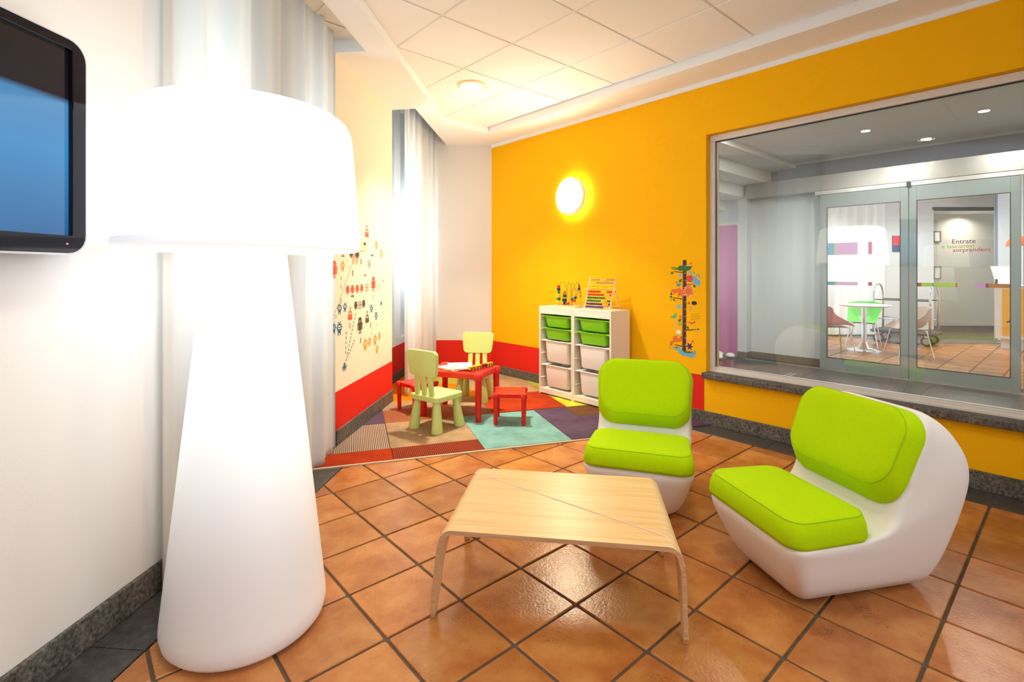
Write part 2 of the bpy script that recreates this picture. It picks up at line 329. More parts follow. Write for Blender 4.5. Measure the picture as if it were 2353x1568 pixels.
GROWTH= {'trunk': [(2.41, 1.433), (2.375, 1.432), (2.38, 0.597), (2.417, 0.618)], 'croc': [(2.528, 1.371), (2.46, 1.363), (2.446, 1.381), (2.416, 1.383), (2.321, 1.38), (2.326, 1.362), (2.345, 1.342), (2.378, 1.334), (2.419, 1.334), (2.449, 1.337), (2.457, 1.347), (2.525, 1.348), (2.525, 1.353), (2.471, 1.355), (2.528, 1.365)], 'croc_pink': [(2.38, 1.384), (2.324, 1.384), (2.324, 1.377), (2.38, 1.377)], 'branch': [[(2.5, 1.332), (2.413, 1.322), (2.413, 1.314), (2.5, 1.326)], [(2.375, 1.214), (2.318, 1.218), (2.318, 1.213), (2.375, 1.207)], [(2.505, 1.092), (2.415, 1.083), (2.415, 1.074), (2.505, 1.086)], [(2.378, 0.807), (2.283, 0.816), (2.283, 0.81), (2.378, 0.796)], [(2.494, 0.662), (2.417, 0.656), (2.417, 0.648), (2.494, 0.656)]], 'leaf': [('d', (2.534, 1.304), (2.502, 1.327)), ('d', (2.449, 1.229), (2.419, 1.264)), ('d', (2.311, 1.212), (2.284, 1.185)), ('d', (2.545, 1.101), (2.511, 1.089)), ('d', (2.505, 1.082), (2.488, 1.055)), ('l', (2.539, 1.057), (2.511, 1.082)), ('b', (2.475, 1.195), (2.427, 1.218)), ('d', (2.457, 0.871), (2.424, 0.899)), ('l', (2.551, 0.633), (2.528, 0.62)), ('d', (2.375, 0.835), (2.347, 0.813)), ('d', (2.276, 0.813), (2.25, 0.823)), ('l', (2.281, 0.821), (2.283, 0.845)), ('p', (2.279, 0.806), (2.262, 0.785)), ('p', (2.383, 0.717), (2.34, 0.706))], 'buff': [(2.329, 1.298), (2.3, 1.288), (2.276, 1.268), (2.245, 1.249), (2.241, 1.23), (2.255, 1.195), (2.265, 1.195), (2.265, 1.219), (2.276, 1.205), (2.286, 1.214), (2.308, 1.219), (2.315, 1.238), (2.308, 1.258), (2.329, 1.278)], 'horn': [[(2.358, 1.302), (2.358, 1.327), (2.34, 1.334), (2.324, 1.322), (2.321, 1.298), (2.329, 1.295), (2.332, 1.314), (2.343, 1.322), (2.35, 1.317), (2.347, 1.302)], [(2.292, 1.268), (2.286, 1.293), (2.271, 1.308), (2.252, 1.303), (2.246, 1.283), (2.255, 1.269), (2.26, 1.273), (2.258, 1.291), (2.269, 1.297), (2.279, 1.285), (2.281, 1.268)]], 'nose': ((2.343, 1.265), 0.032), 'ant': [(2.534, 1.148), (2.517, 1.164), (2.471, 1.17), (2.443, 1.179), (2.413, 1.156), (2.378, 1.202), (2.34, 1.203), (2.318, 1.174), (2.318, 1.139), (2.3, 1.14), (2.324, 1.119), (2.34, 1.129), (2.361, 1.093), (2.367, 1.118), (2.413, 1.101), (2.438, 1.115), (2.455, 1.094), (2.46, 1.125), (2.446, 1.14), (2.488, 1.134), (2.511, 1.118), (2.505, 1.138), (2.528, 1.136)], 'mouse': ((2.3, 1.048), 0.0267), 'bird': [(2.545, 0.919), (2.528, 0.917), (2.505, 0.924), (2.488, 0.953), (2.471, 0.952), (2.468, 0.932), (2.475, 0.906), (2.5, 0.897), (2.528, 0.9)], 'birdleg': [[(2.505, 0.896), (2.483, 0.788)], [(2.479, 0.9), (2.466, 0.795)]], 'bird2': [(2.367, 0.878), (2.34, 0.88), (2.329, 0.871), (2.289, 0.897), (2.292, 0.869), (2.324, 0.857), (2.35, 0.865)], 'smallbird': ((2.449, 1.009), 0.0213), 'spider': [(2.543, 0.644), (2.534, 0.686), (2.505, 0.694), (2.511, 0.719), (2.5, 0.739), (2.471, 0.738), (2.46, 0.724), (2.443, 0.716), (2.438, 0.742), (2.419, 0.738), (2.419, 0.708), (2.432, 0.692), (2.46, 0.689), (2.494, 0.685), (2.511, 0.673), (2.52, 0.645), (2.534, 0.643)], 'liz': [(2.513, 0.637), (2.471, 0.63), (2.443, 0.64), (2.424, 0.622), (2.394, 0.596), (2.345, 0.595), (2.308, 0.606), (2.3, 0.632), (2.285, 0.624), (2.286, 0.594), (2.308, 0.576), (2.271, 0.566), (2.302, 0.567), (2.324, 0.571), (2.3, 0.551), (2.334, 0.563), (2.378, 0.566), (2.416, 0.568), (2.443, 0.59), (2.457, 0.578), (2.449, 0.604), (2.471, 0.612), (2.511, 0.622)], 'grass': [(2.488, 0.63), (2.483, 0.641), (2.471, 0.632), (2.46, 0.643), (2.443, 0.643)], 'flower': [('u', (2.345, 0.658), 0.04), ('o', (2.331, 1.402), 0.016), ('o', (2.471, 1.229), 0.0147), ('o', (2.352, 1.046), 0.0133), ('o', (2.436, 0.918), 0.016), ('g', (2.441, 0.849), 0.0227), ('o', (2.315, 0.704), 0.0187), ('u', (2.527, 1.122), 0.0107), ('w', (2.441, 1.292), 0.0213), ('w', (2.332, 1.002), 0.016), ('w', (2.46, 0.747), 0.0107), ('g', (2.3, 1.32), 0.012)], 'jar': ((2.452, 0.776), 0.024)}
# ------------------------------------------------------------------ room shell
SUM = TH + LA
def m_of(u, v): return -sin(SUM)*u + cos(SUM)*v
CLIP_L = lambda poly, m0: clip(poly, -cos(SUM), sin(SUM), -m0)          # poly in (v,u): keep m >= m0
CLIP_B = lambda poly, y0: clip(poly, TS, TC, y0)                        # keep y <= y0
def project(x, y, z):
    if y < 0.25: return None
    return (1176.5+1160*x/y, 623.2+1160*(1.333-z)/y)
def in_view(x, y, z, mg=170):
    p = project(x, y, z)
    return p is not None and -mg < p[0] < 2353+mg and -mg < p[1] < 1568+mg

floor = struct(MB(MUV).box(-5.6, 4.42, -2.8, 7.2, -0.10, -0.007).build('floor', GROUT))
PT, U0, V0 = 0.32853, 1.67448, 1.52313
HT = (PT-0.011)/2
def tile_mesh(poly, name='tile'):
    cx_ = sum(p[0] for p in poly)/len(poly); cy_ = sum(p[1] for p in poly)/len(poly)
    def ins(d):
        out = []
        for x, y in poly:
            dx, dy = cx_-x, cy_-y; L = math.hypot(dx, dy) or 1
            k = min(0.9, d*1.4/L); out.append((x+dx*k, y+dy*k))
        return out
    b = MB(); n = len(poly); rings = [(poly, -0.012), (poly, -0.0045), (ins(0.0012), -0.0014), (ins(0.003), 0.0)]
    vv = [(x, y, z) for pl, z in rings for x, y in pl]
    ff = [(r*n+i, r*n+(i+1)%n, (r+1)*n+(i+1)%n, (r+1)*n+i) for r in range(3) for i in range(n)] + [tuple(range(3*n, 4*n))]
    return b.add(vv, ff)
full = tile_mesh(rrect(-HT, HT, -HT, HT, 0.008, 2)).mesh('tile', TERRA)
RA = radians(17.5); RO = (-1.3300, 3.3695)           # rug frame origin and angle
rug_b = lambda x, y: -sin(RA)*(x-RO[0]) + cos(RA)*(y-RO[1])
far_tiles = MB(MUV)
rng = random.Random(3)
for i in range(-14, 12):
    for j in range(-22, 9):
        u, v = U0+(i+.5)*PT, V0+(j+.5)*PT
        if u < -2.6: continue
        sq = [(v-HT, u-HT), (v+HT, u-HT), (v+HT, u+HT), (v-HT, u+HT)]
        p = CLIP_L(sq, -1.428)
        p = clip(p, 1, 0, 3.918) if len(p) > 2 else p
        p = CLIP_B(p, 6.5) if len(p) > 2 else p
        if len(p) < 3 or parea(p) < 0.0006: continue
        # drop what lies wholly under the rug
        if all(rug_b(*xy(q[1], q[0])) > 0.03 for q in p): continue
        X, Y = xy(u, v)
        if in_view(X, Y, 0):
            if parea(p) > 4*HT*HT-1e-6: o = bpy.data.objects.new('tile', full)
            else: o = bpy.data.objects.new('tile', tile_mesh([(a-v, b-u) for a, b in p]).mesh('tile', TERRA))
            C.objects.link(o); o.parent = floor
            place(o, (X, Y, rng.uniform(-.0006, .0006)), TH)
        else:
            far_tiles.prism(p, -0.012, 0.0)
o = far_tiles.build('tiles', TERRA, floor); o['kind'] = 'stuff'
# dark stone border slabs along both walls
for k in range(-4, 7):
    a, b = 1.66+k*1.0, 2.66+k*1.0-0.003
    if b < 4.9:
        o = MB(MLM).box(-1.66, -1.434, a, b, -0.012, 0.001).build('slab', STRIP, floor, bevel=0.0015, seg=1)
for k in range(-3, 6):
    a = -2.6+k*1.05; b = min(a+1.047, 5.1)
    if a < 5.0: MB(MUV).box(3.924, 4.18, a, b, -0.012, 0.001).build('slab', STRIP, floor, bevel=0.0015, seg=1)

# right (yellow) wall with the inner window opening
UW0, UW1, ZW0, ZW1 = -0.95, 2.189, 0.455, 2.522
wr = MB(MUV)
wr.box(4.18, 4.42, UW1, 5.165, 0, 3.4); wr.box(4.18, 4.42, -2.8, UW0, 0, 3.4)
wr.box(4.18, 4.42, UW0, UW1, 0, ZW0-0.05); wr.box(4.18, 4.42, UW0, UW1, ZW1, 3.4)
wall_right = struct(wr.build('wall_right', YELLOW))
MB(MUV).box(4.1775, 4.181, 2.207, 5.16, 0.11, 0.421).build('red_band', RED, wall_right)
struct(MB(MUV).box(4.165, 4.182, -2.8, 5.15, 2.946, 2.99).build('trim_1', CEIL))
struct(MB(MUV).box(4.163, 4.182, -2.8, 5.16, 0, 0.114).build('baseboard_right', STONE, bevel=0.004))
# back wall
wall_back = struct(MB().box(-1.75, -0.255, 6.635, 6.85, 0, 3.4).build('wall_back', WHITE))
MB().box(-1.04, -0.262, 6.6325, 6.636, 0.10, 0.424).build('red_band', RED, wall_back)
struct(MB().box(-1.60, -0.262, 6.618, 6.637, 0, 0.105).build('baseboard_back', STONE, bevel=0.004))
# left wall: near length with the television, cream middle length, recess back wall in the corner
wall_left = struct(MB(MLM).box(-1.95, -1.65, -6.5, 2.03, 0, 3.4).build('wall_left', WHITE))
wl = MB(MLM).box(-1.95, -1.65, 3.692, 5.03, 0, 3.4)
wall_mid = struct(wl.build('wall_left_middle', CREAM))
MB(MLM).box(-1.651, -1.6475, 3.692, 5.03, 0.12, 0.415).build('red_band', RED, wall_mid)
wc = MB(MLM).box(-2.15, -1.90, 5.02, 5.12, 0, 3.4).box(-2.15, -1.90, 5.12, 5.88, 0, 0.5).box(-2.15, -1.90, 5.88, 6.12, 0, 3.4).box(-2.15, -1.90, 6.12, 6.62, 0, 0.5).box(-2.15, -1.90, 6.62, 7.2, 0, 3.4)
wall_corner = struct(wc.build('wall_left_corner', WHITE))
MB(MLM).box(-1.901, -1.8975, 5.02, 6.62, 0.10, 0.43).build('red_band', RED, wall_corner)
struct(MB(MLM).box(-1.652, -1.635, -6.5, 2.03, 0, 0.120).build('baseboard_left', STONE, bevel=0.006))
struct(MB(MLM).box(-1.652, -1.635, 3.692, 5.03, 0, 0.126).build('baseboard_left_middle', STONE, bevel=0.006))
struct(MB(MLM).box(-1.902, -1.885, 5.02, 6.7, 0, 0.115).build('baseboard_left_corner', STONE, bevel=0.004))
# unseen rear wall; its window is added to go with the rear fill
rear = MB(MUV).box(-5.3, -0.7, -2.8, -2.6, 0, 3.4).box(3.1, 4.2, -2.8, -2.6, 0, 3.4).box(-0.7, 3.1, -2.8, -2.6, 0, 0.45).box(-0.7, 3.1, -2.8, -2.6, 2.75, 3.4)
struct(rear.build('wall_rear', WHITE))
wn = struct(MB(MUV).box(-0.7, 3.1, -2.74, -2.68, 0.45, 0.5).box(-0.7, 3.1, -2.74, -2.68, 2.7, 2.75).box(-0.7, -0.65, -2.74, -2.68, 0.45, 2.75).box(3.05, 3.1, -2.74, -2.68, 0.45, 2.75).box(1.17, 1.23, -2.74, -2.68, 0.45, 2.75).build('window_rear_added', WFRAME))
MB(MUV).box(-0.66, 3.06, -2.715, -2.709, 0.49, 2.71).build('pane', GLASS2, wn)  # pane of the added rear window
# ceiling: upper slab, tray of board tiles on a metal grid, lowered soffit round it
ceiling = struct(MB(MUV).box(-5.4, 4.42, -2.8, 7.2, 3.4, 3.5).build('ceiling', CEIL))
CP, CU, CV = 0.6345, 1.611, 3.170
hc = CP/2-0.008
cfull = MB().prism([(-hc+.004,-hc+.004),(hc-.004,-hc+.004),(hc-.004,hc-.004),(-hc+.004,hc-.004)], 3.064-3.07, 0.012,
                   [(-hc,-hc),(hc,-hc),(hc,hc),(-hc,hc)]).mesh('ceiling_tile', CTILE)
grid = MB(MUV)
for i in range(-8, 6):
    u = CU+i*CP
    if u < 4.74: grid.box(-5.2, 3.805, u-.012, u+.012, 3.070, 3.076)
for j in range(-13, 2):
    v = CV+j*CP
    if v < 3.8: grid.box(v-.012, v+.012, -2.6, 4.745, 3.0702, 3.0762)
far_ct = MB(MUV)
for i in range(-8, 6):
    for j in range(-13, 2):
        u, v = CU+(i+.5)*CP, CV+(j+.5)*CP
        sq = [(v-hc, u-hc), (v+hc, u-hc), (v+hc, u+hc), (v-hc, u+hc)]
        p = CLIP_L(sq, -1.208); p = clip(p, 1, 0, 3.802) if len(p) > 2 else p
        p = clip(p, 0, 1, 4.742) if len(p) > 2 else p
        if len(p) < 3 or parea(p) < 0.002: continue
        X, Y = xy(u, v)
        if in_view(X, Y, 3.06, 250):
            if parea(p) > 4*hc*hc-1e-5: me = cfull
            else: me = MB().prism([(a-v, b-u) for a, b in p], -0.006, 0.012).mesh('ceiling_tile', CTILE)
            o = bpy.data.objects.new('ceiling_tile', me); C.objects.link(o); o.parent = ceiling; place(o, (X, Y, 3.07), TH)
        else: far_ct.prism(p, 3.064, 3.082)
o = far_ct.build('ceiling_tiles', CTILE, ceiling); o['kind'] = 'stuff'
grid.box(-5.3, 3.81, -2.6, 4.75, 3.079, 3.085).build('ceiling_grid', GRID, ceiling)['kind'] = 'stuff'
# soffit pieces
def on_m(m, u): return ((m + sin(SUM)*u)/cos(SUM), u)           # (v,u) of the point at offset m and distance u
TL = xy(4.745, on_m(-1.21, 4.745)[0]); TR = xy(4.745, 3.805)
P_cornerR = (-0.255, 6.64)
vr = lambda u: xy(u, 3.805)
right_band = [xy(-2.7, 3.805), xy(-2.7, 4.185), (-0.25, 6.66), TR]
back_zone = [TR, (-0.25, 6.66), (-0.875, 6.66), lm(5.62, -1.41), lm(5.60, -1.21), TL]
def ccw(p):
    a = sum(p[i][0]*p[(i+1)%len(p)][1]-p[(i+1)%len(p)][0]*p[i][1] for i in range(len(p)))
    return p if a > 0 else p[::-1]
ltl = LS*TL[0]+LC*TL[1]
so = MB()
so.prism(ccw(right_band), 2.985, 3.4)
so.prism(ccw([TR, (-0.25, 6.66), (-0.862, 6.66), lm(6.55, -1.41), lm(ltl, -1.41), TL]), 2.985, 3.4)
so.prism(ccw([lm(-6, -1.41), lm(-6, -1.21), TL, lm(ltl, -1.41)]), 2.985, 3.4)
so.prism(ccw([lm(3.69, -1.66), lm(3.69, -1.41), lm(5.032, -1.41), lm(5.055, -1.66)]), 2.985, 3.4)
so.prism(ccw([lm(-6, -1.66), lm(-6, -1.41), lm(1.9, -1.41), lm(1.9, -1.66)]), 2.985, 3.4)
struct(so.build('ceiling_soffit', CEIL))

# inner window towards the lobby
w1 = MB(MUV); V_0, V_1 = 4.235, 4.305
w1.box(V_0, V_1, UW0, UW1-.002, 0.455, 0.497); w1.box(V_0, V_1, UW0, UW1-.002, 2.466, 2.52)
w1.box(V_0, V_1, UW1-.05, UW1-.002, 0.497, 2.466); w1.box(V_0, V_1, UW0+.002, UW0+.05, 0.497, 2.466)
window_1 = struct(w1.build('window_1', WFRAME, bevel=0.004))
MB(MUV).box(4.225, 4.24, UW0, UW1-.002, 0.455, 0.468).build('track', WFRAME, window_1)
MB(MUV).box(4.262, 4.270, UW0+.03, UW1-.03, 0.487, 2.476).build('pane', GLASS, window_1)
gs = MB(MUV).box(4.256, 4.262, UW0+.05, UW1-.05, 2.458, 2.466).box(4.256, 4.262, UW1-.056, UW1-.05, 0.497, 2.466)
gs.build('seal', DARK, window_1)
MB(MUV).box(4.125, 4.43, UW0, 2.205, 0.402, 0.455).build('window_sill', STONE, window_1, bevel=0.008)
# left windows with their sashes, daylight beyond
def left_window(name, l0, l1, z0, z1, m, mull):
    b = MB(MLM); t = 0.06
    b.box(m, m+.06, l0, l1, z0, z0+t); b.box(m, m+.06, l0, l1, z1-t, z1)
    b.box(m, m+.06, l0, l0+t, z0, z1); b.box(m, m+.06, l1-t, l1, z0, z1)
    for a, c in mull: b.box(m-.02, m+.07, a, c, z0, z1)
    w = struct(b.build(name, WFRAME, bevel=0.004))
    MB(MLM).box(m+.025, m+.031, l0+.03, l1-.03, z0+.03, z1-.03).build('pane', GLASS2, w)
    return w
left_window('window_2', 2.03, 3.69, 0.12, 3.4, -1.99, [(2.62, 3.06)])
left_window('window_3', 6.12, 6.62, 0.5, 3.4, -2.06, [])
left_window('window_corner_added', 5.12, 5.88, 0.5, 3.4, -2.06, [])  # unseen second corner window, added to brighten the corner curtain
sk = MB(MLM).box(-1.99, -1.63, 2.03, 3.692, -0.012, 0.0).build('slab', STRIP, floor)
struct(MB(MLM).box(-1.99, -1.9, 2.03, 3.69, 0.0, 0.12).build('wall_left_apron', WHITE))
# ------------------------------------------------------------------ lobby behind the inner window
def R(pts): return ccw(pts)
lob = struct(MB(MUV).box(4.42, 7.86, -2.6, 5.2, -0.05, -0.003).build('lobby_floor', STRIP))
for i in range(-2, 5):
    for j in range(0, 3):
        a = -2.42+0.9+i*1.2+0.3; c = 4.42+j*1.15
        MB(MUV).box(c+.002, min(c+1.148, 7.86), a+.002, min(a+1.198, 5.2), -0.004, 0.0).build('slab', LOBBY, lob)
MB(MUV).box(6.80, 6.83, 2.90, 3.45, 0, 0.006).build('metal_strip', ALU, lob)
MB(MUV).box(6.6, 7.1, 2.52, 2.545, 0, 0.004).build('metal_strip', ALU, lob); MB(MUV).box(6.6, 7.1, 2.47, 2.495, 0, 0.004).build('metal_strip', ALU, lob)
MB(MUV).box(7.70, 7.725, 0.3, 3.41, 0, 0.008).build('door_track', ALU, lob)
struct(MB(MUV).box(4.42, 8.0, -2.6, 5.2, 2.89, 3.0).build('lobby_ceiling', LOBC))
wb = MB(MUV).box(7.90, 8.05, 2.415, 3.42, 0, 2.89).box(7.90, 8.05, -2.6, 0.455, 0, 2.5).box(7.90, 8.05, -2.6, 2.42, 2.44, 2.5)
lobby_wall = struct(wb.build('wall_lobby', LOBW))
struct(MB(MUV).box(7.90, 8.05, -2.6, 4.6, 2.5, 2.89).build('wall_lobby_upper', LOBB))
struct(MB(MUV).box(7.88, 7.901, -2.6, 2.77, 2.858, 2.89).build('trim_2', LOBW))
struct(MB(MUV).box(7.77, 8.05, 3.415, 3.557, 0, 2.5).build('wall_pilaster', LOBW))
pw = struct(MB(MUV).box(7.87, 8.05, 3.557, 5.2, 0, 2.5).build('wall_pink', LOBW))
MB(MUV).box(7.862, 7.871, 3.56, 5.2, 0.03, 2.06).build('pink_panel', PINK, pw); MB(MUV).box(7.855, 7.871, 3.557, 5.2, 2.06, 2.10).build('top_strip', WFRAME, pw)
struct(MB(MUV).box(7.885, 7.901, 2.43, 3.415, 0, 0.10).box(7.755, 7.771, 3.40, 3.56, 0, 0.095).box(7.755, 7.9, 3.40, 3.416, 0, 0.095).build('baseboard_lobby', STONE, bevel=0.002))
struct(MB(MUV).box(4.42, 8.0, 5.15, 5.3, 0, 3.0).build('wall_lobby_end', LOBW))
struct(MB(MUV).box(4.42, 8.0, -2.75, -2.6, 0, 3.0).build('wall_lobby_right', LOBW))
struct(MB(MUV).box(4.42, 4.44, 2.2, 5.2, 0, 2.9).build('wall_lobby_front', LOBW))
st = MB(MUV); zz = [2.812, 2.637, 2.458, 2.294, 2.12]; uu = [2.768, 3.114, 3.446, 3.796, 4.15, 5.15]
for k in range(5): st.box(4.45, 7.90, uu[k], uu[k+1], zz[k], 2.889)
struct(st.build('stair_soffit', WHITE))
# sliding doors
hd = struct(MB(MUV).box(7.70, 7.90, -1.5, 3.40, 2.425, 2.640).build('door_header', STEEL, bevel=0.004))
MB(MUV).box(7.71, 7.80, 0.4, 2.46, 2.375, 2.425).build('track', ALU, hd)
MB(MUV).box(7.69, 7.72, 1.41, 1.45, 2.36, 2.42).build('stop', DARK, hd)
def leaf(name, u0, u1, g0, g1):
    b = MB(MUV); z0, z1, gz0, gz1 = 0.012, 2.37, 0.163, 2.194; a, c = 7.725, 7.775
    b.box(a, c, u0, g0, z0, z1).box(a, c, g1, u1, z0, z1).box(a, c, g0, g1, z0, gz0).box(a, c, g0, g1, gz1, z1)
    d = struct(b.build(name, DOORMET, bevel=0.002))
    MB(MUV).box(7.747, 7.753, g0, g1, gz0, gz1).build('pane', GLASS2, d)
    t = 0.006
    MB(MUV).box(7.722, 7.745, g0, g0+t, gz0, gz1).box(7.722, 7.745, g1-t, g1, gz0, gz1).box(7.722, 7.745, g0, g1, gz0, gz0+t).box(7.722, 7.745, g0, g1, gz1-t, gz1).build('gasket', DARK, d)
    return d
door_1 = leaf('door_1', 1.437, 2.405, 1.515, 2.323); door_2 = leaf('door_2', 0.465, 1.430, 0.543, 1.357)
STK = {k: mat('film_'+k, lin(*c), 0.5) for k, c in dict(teal=(0,150,180), lime=(160,200,40), pink=(196,140,196), plum=(176,56,104), brown=(176,110,40), purple=(110,40,90), red=(180,40,70)).items()}
def film(d, k, ua, ub, za, zb): MB(MUV).box(7.7445, 7.7465, ub, ua, za, zb).build('sticker_band', STK[k], d)
for za, zb in ((1.549, 1.710), (1.145, 1.190)):
    film(door_1, 'teal', 2.317, 2.236, za, zb); film(door_1, 'lime', 2.236, 2.222, za, zb); film(door_1, 'pink', 2.222, 1.97, za, zb); film(door_1, 'plum', 1.855, 1.813, za, zb)
for k, a, b in (('red', 1.351, 1.313), ('lime', 1.313, 1.212), ('teal', 1.212, 1.200), ('lime', 1.200, 1.003), ('brown', 1.003, 0.986), ('pink', 0.832, 0.745), ('purple', 0.745, 0.722), ('brown', 0.722, 0.549)):
    film(door_2, k, a, b, 1.146, 1.192)
def on_door(u, z):      # text plane facing the camera side: x to the viewer's right (-u), y up, normal -v
    X, Y = xy(u, 7.7435)
    return Matrix(((TS, 0, -TC, X), (-TC, 0, -TS, Y), (0, 1, 0, z), (0, 0, 0, 1)))
text_mesh('Entrate', 0.071, 0.0006, mat('print_purple', lin(80, 30, 84), 0.6), 'lettering', on_door(1.037, 1.653), door_2)
text_mesh('e lasciatevi', 0.067, 0.0006, mat('print_lime', lin(150, 176, 30), 0.6), 'lettering', on_door(1.129, 1.602), door_2)
text_mesh('sorprendere', 0.064, 0.0006, mat('print_red', lin(170, 50, 56), 0.6), 'lettering', on_door(1.026, 1.556), door_2)
# lobby ceiling lights
GLOW = mat('lamp_glow', (1, 1, 1), 0.5, emit=(1, .95, .85), es=14)
GLOWS = mat('small_lamp_glow', (1, 1, 1), 0.5, emit=(1, .96, .88), es=40)
def spot(x, y, z, r, label, glow=GLOWS):
    t = thing('recessed_spotlight', label, 'ceiling light', (x, y, z), 0, 'recessed lights in the lobby ceiling')
    MB().lathe([(r*.78, -0.012), (r*.95, -0.012), (r, -0.004), (r, 0.0), (r*.78, 0.0), (r*.78, -0.012)], 32).build('ring', WFRAME, t, smooth=True, auto=40)
    MB().lathe([(0.0, -0.003), (r*.8, -0.003)], 32).build('bulb', glow, t)
spot(*xy(1.607, 6.613), 2.89, 0.055, 'small bright recessed spotlight in the lobby ceiling, nearer the stair underside')
spot(*xy(0.651, 6.648), 2.89, 0.055, 'small bright recessed spotlight in the lobby ceiling, at the far right above the doors')
dl = thing('recessed_downlight', 'wide dim downlight with a glass ring in the lobby ceiling between the two spotlights', 'ceiling light', (*xy(1.239, 7.559), 2.89))
MB().lathe([(0.085, -0.014), (0.105, -0.014), (0.115, -0.004), (0.115, 0.0), (0.085, 0.0), (0.085, -0.014)], 36).build('ring', WFRAME, dl, smooth=True, auto=40)
MB().lathe([(0.0, -0.002), (0.085, -0.004)], 36).build('reflector', mat('dim_reflector', (.5,.5,.45), .2, metal=1), dl)
MB().box(-0.05, 0.05, -0.014, 0.014, -0.02, -0.006).build('tube', mat('dim_glow', (1,1,1), emit=(1,.9,.7), es=5), dl)
# pebbles
rng = random.Random(5); PEB = mat('white_pebble', lin(240, 238, 234), 0.6, var=.05, vscale=30)
MB(MUV).box(7.0, 7.86, 3.75, 4.6, -0.003, 0.006).build('pebble_bed', LOBBY, lob)
for k, (u, v, r) in enumerate([(3.60, 7.62, .075), (3.74, 7.50, .08), (3.66, 7.36, .07), (3.80, 7.66, .07), (3.84, 7.36, .085), (3.70, 7.22, .06), (3.94, 7.55, .07), (3.97, 7.22, .07), (3.82, 7.16, .055)]):
    b = MB().ball((0, 0, r*.5), r, 14, 9, (1.0, .8, .55))
    o = b.build('pebble', PEB, smooth=True); place(o, (*xy(u, v), 0.003), rng.uniform(0, 3))
    tag(o, 'smooth white pebble in the little heap below the pink lobby wall', 'pebble', 'white pebbles by the pink wall')

# ------------------------------------------------------------------ lounge beyond the sliding doors
lf = struct(MB().prism(R([xy(-3, 7.86), xy(4.2, 7.86), (6.0, 12), (13, 12)]), -0.10, -0.007).build('lounge_floor', GROUT))
n_t = 0; rest = MB(MUV)
for i in range(-16, 9):
    for j in range(19, 38):
        u, v = U0+(i+.5)*PT, V0+(j+.5)*PT
        if v-HT < 7.87: continue
        X, Y = xy(u, v)
        if Y > 10.5 or X < 3.2 or (Y > 9.25 and X > 7.1): continue
        p = project(X, Y, 0)
        if 1850 < p[0] < 2345 and p[1] > 700:
            o = bpy.data.objects.new('tile', full); C.objects.link(o); o.parent = lf; place(o, (X, Y, 0), TH)
        else: rest.box(v-HT, v+HT, u-HT, u+HT, -.012, 0)
o = rest.build('tiles', TERRA, lf); o['kind'] = 'stuff'
MB().prism(R([(7.3, 9.25), (12.5, 9.25), (12.5, 12), (6.6, 12), (6.7, 10.3)]), -0.007, 0.004).build('dark_floor', LOBBY, lf)
struct(MB().prism(R([xy(-3, 7.95), xy(4.4, 7.95), (5.6, 12), (13, 12)]), 2.95, 3.05).build('lounge_ceiling', WHITE))
LW = mat('lounge_wall_paint', lin(226, 226, 224), 0.85); BE = mat('lounge_niche_paint', lin(206, 196, 180), 0.85)
struct(MB().box(5.0, 8.73, 10.45, 10.6, 0, 2.95).box(8.73, 13, 10.45, 10.6, 2.6, 2.95).build('wall_lounge', LW))
struct(MB().box(8.6, 13, 11.2, 11.35, 0, 2.95).box(8.60, 8.73, 10.5, 11.3, 0, 2.62).build('wall_niche', BE))
struct(MB().box(8.7, 13, 10.45, 11.3, 2.6, 2.66).build('niche_ceiling', LW))
struct(MB().box(8.73, 13, 11.17, 11.21, 0, 0.12).box(8.725, 8.76, 10.45, 11.2, 0, .12).box(7.3, 8.73, 10.42, 10.455, 0, .12).build('baseboard_lounge', STONE))
struct(MB().box(9.32, 13, 9.7, 9.76, 0, 2.95).build('wall_lounge_right', LW))
struct(MB().box(9.29, 9.325, 9.69, 9.72, 0, 2.95).build('trim_3', LOBB))
lc = MB(); pts = [(6.25+k*0.02, 10.36+0.028*sin(k*.62)+0.015*sin(k*.23)) for k in range(70)]
n = len(pts)
lc.add([(x, y, 0.03) for x, y in pts]+[(x, y, 2.94) for x, y in pts], [(i, i+1, n+i+1, n+i) for i in range(n-1)])
tag(lc.build('curtain', mat('lounge_curtain', lin(250, 250, 248), 0.9), smooth=True), 'pale full-length curtain at the back of the lounge, seen through the sliding door', 'curtain')
nt = thing('notice', 'red and dark printed notice on the lounge wall beside the door stile', 'notice', (7.96, 10.445, 1.735))
MB().box(-0.09, 0.13, -0.012, 0, 0, 0.33).build('board', mat('notice_dark', lin(60, 74, 96), .5), nt); MB().box(-0.09, 0.13, -0.014, -0.012, 0.13, 0.33).build('red_field', RED, nt)
for z0, h, lb in ((1.98, .24, 'upper small framed picture in the lounge niche'), (1.16, .28, 'lower small framed picture in the lounge niche')):
    f_ = thing('framed_picture', lb, 'picture', (9.42, 11.19, z0))
    MB().box(-0.08, 0.08, -0.02, 0, 0, 0.02).box(-0.08, 0.08, -0.02, 0, h-.02, h).box(-.08, -.06, -.02, 0, 0, h).box(.06, .08, -.02, 0, 0, h).build('frame', mat('thin_wood_frame', lin(150, 120, 90), .5), f_)
    MB().box(-.065, .065, -.01, 0, .015, h-.015).build('print', PAPER, f_)
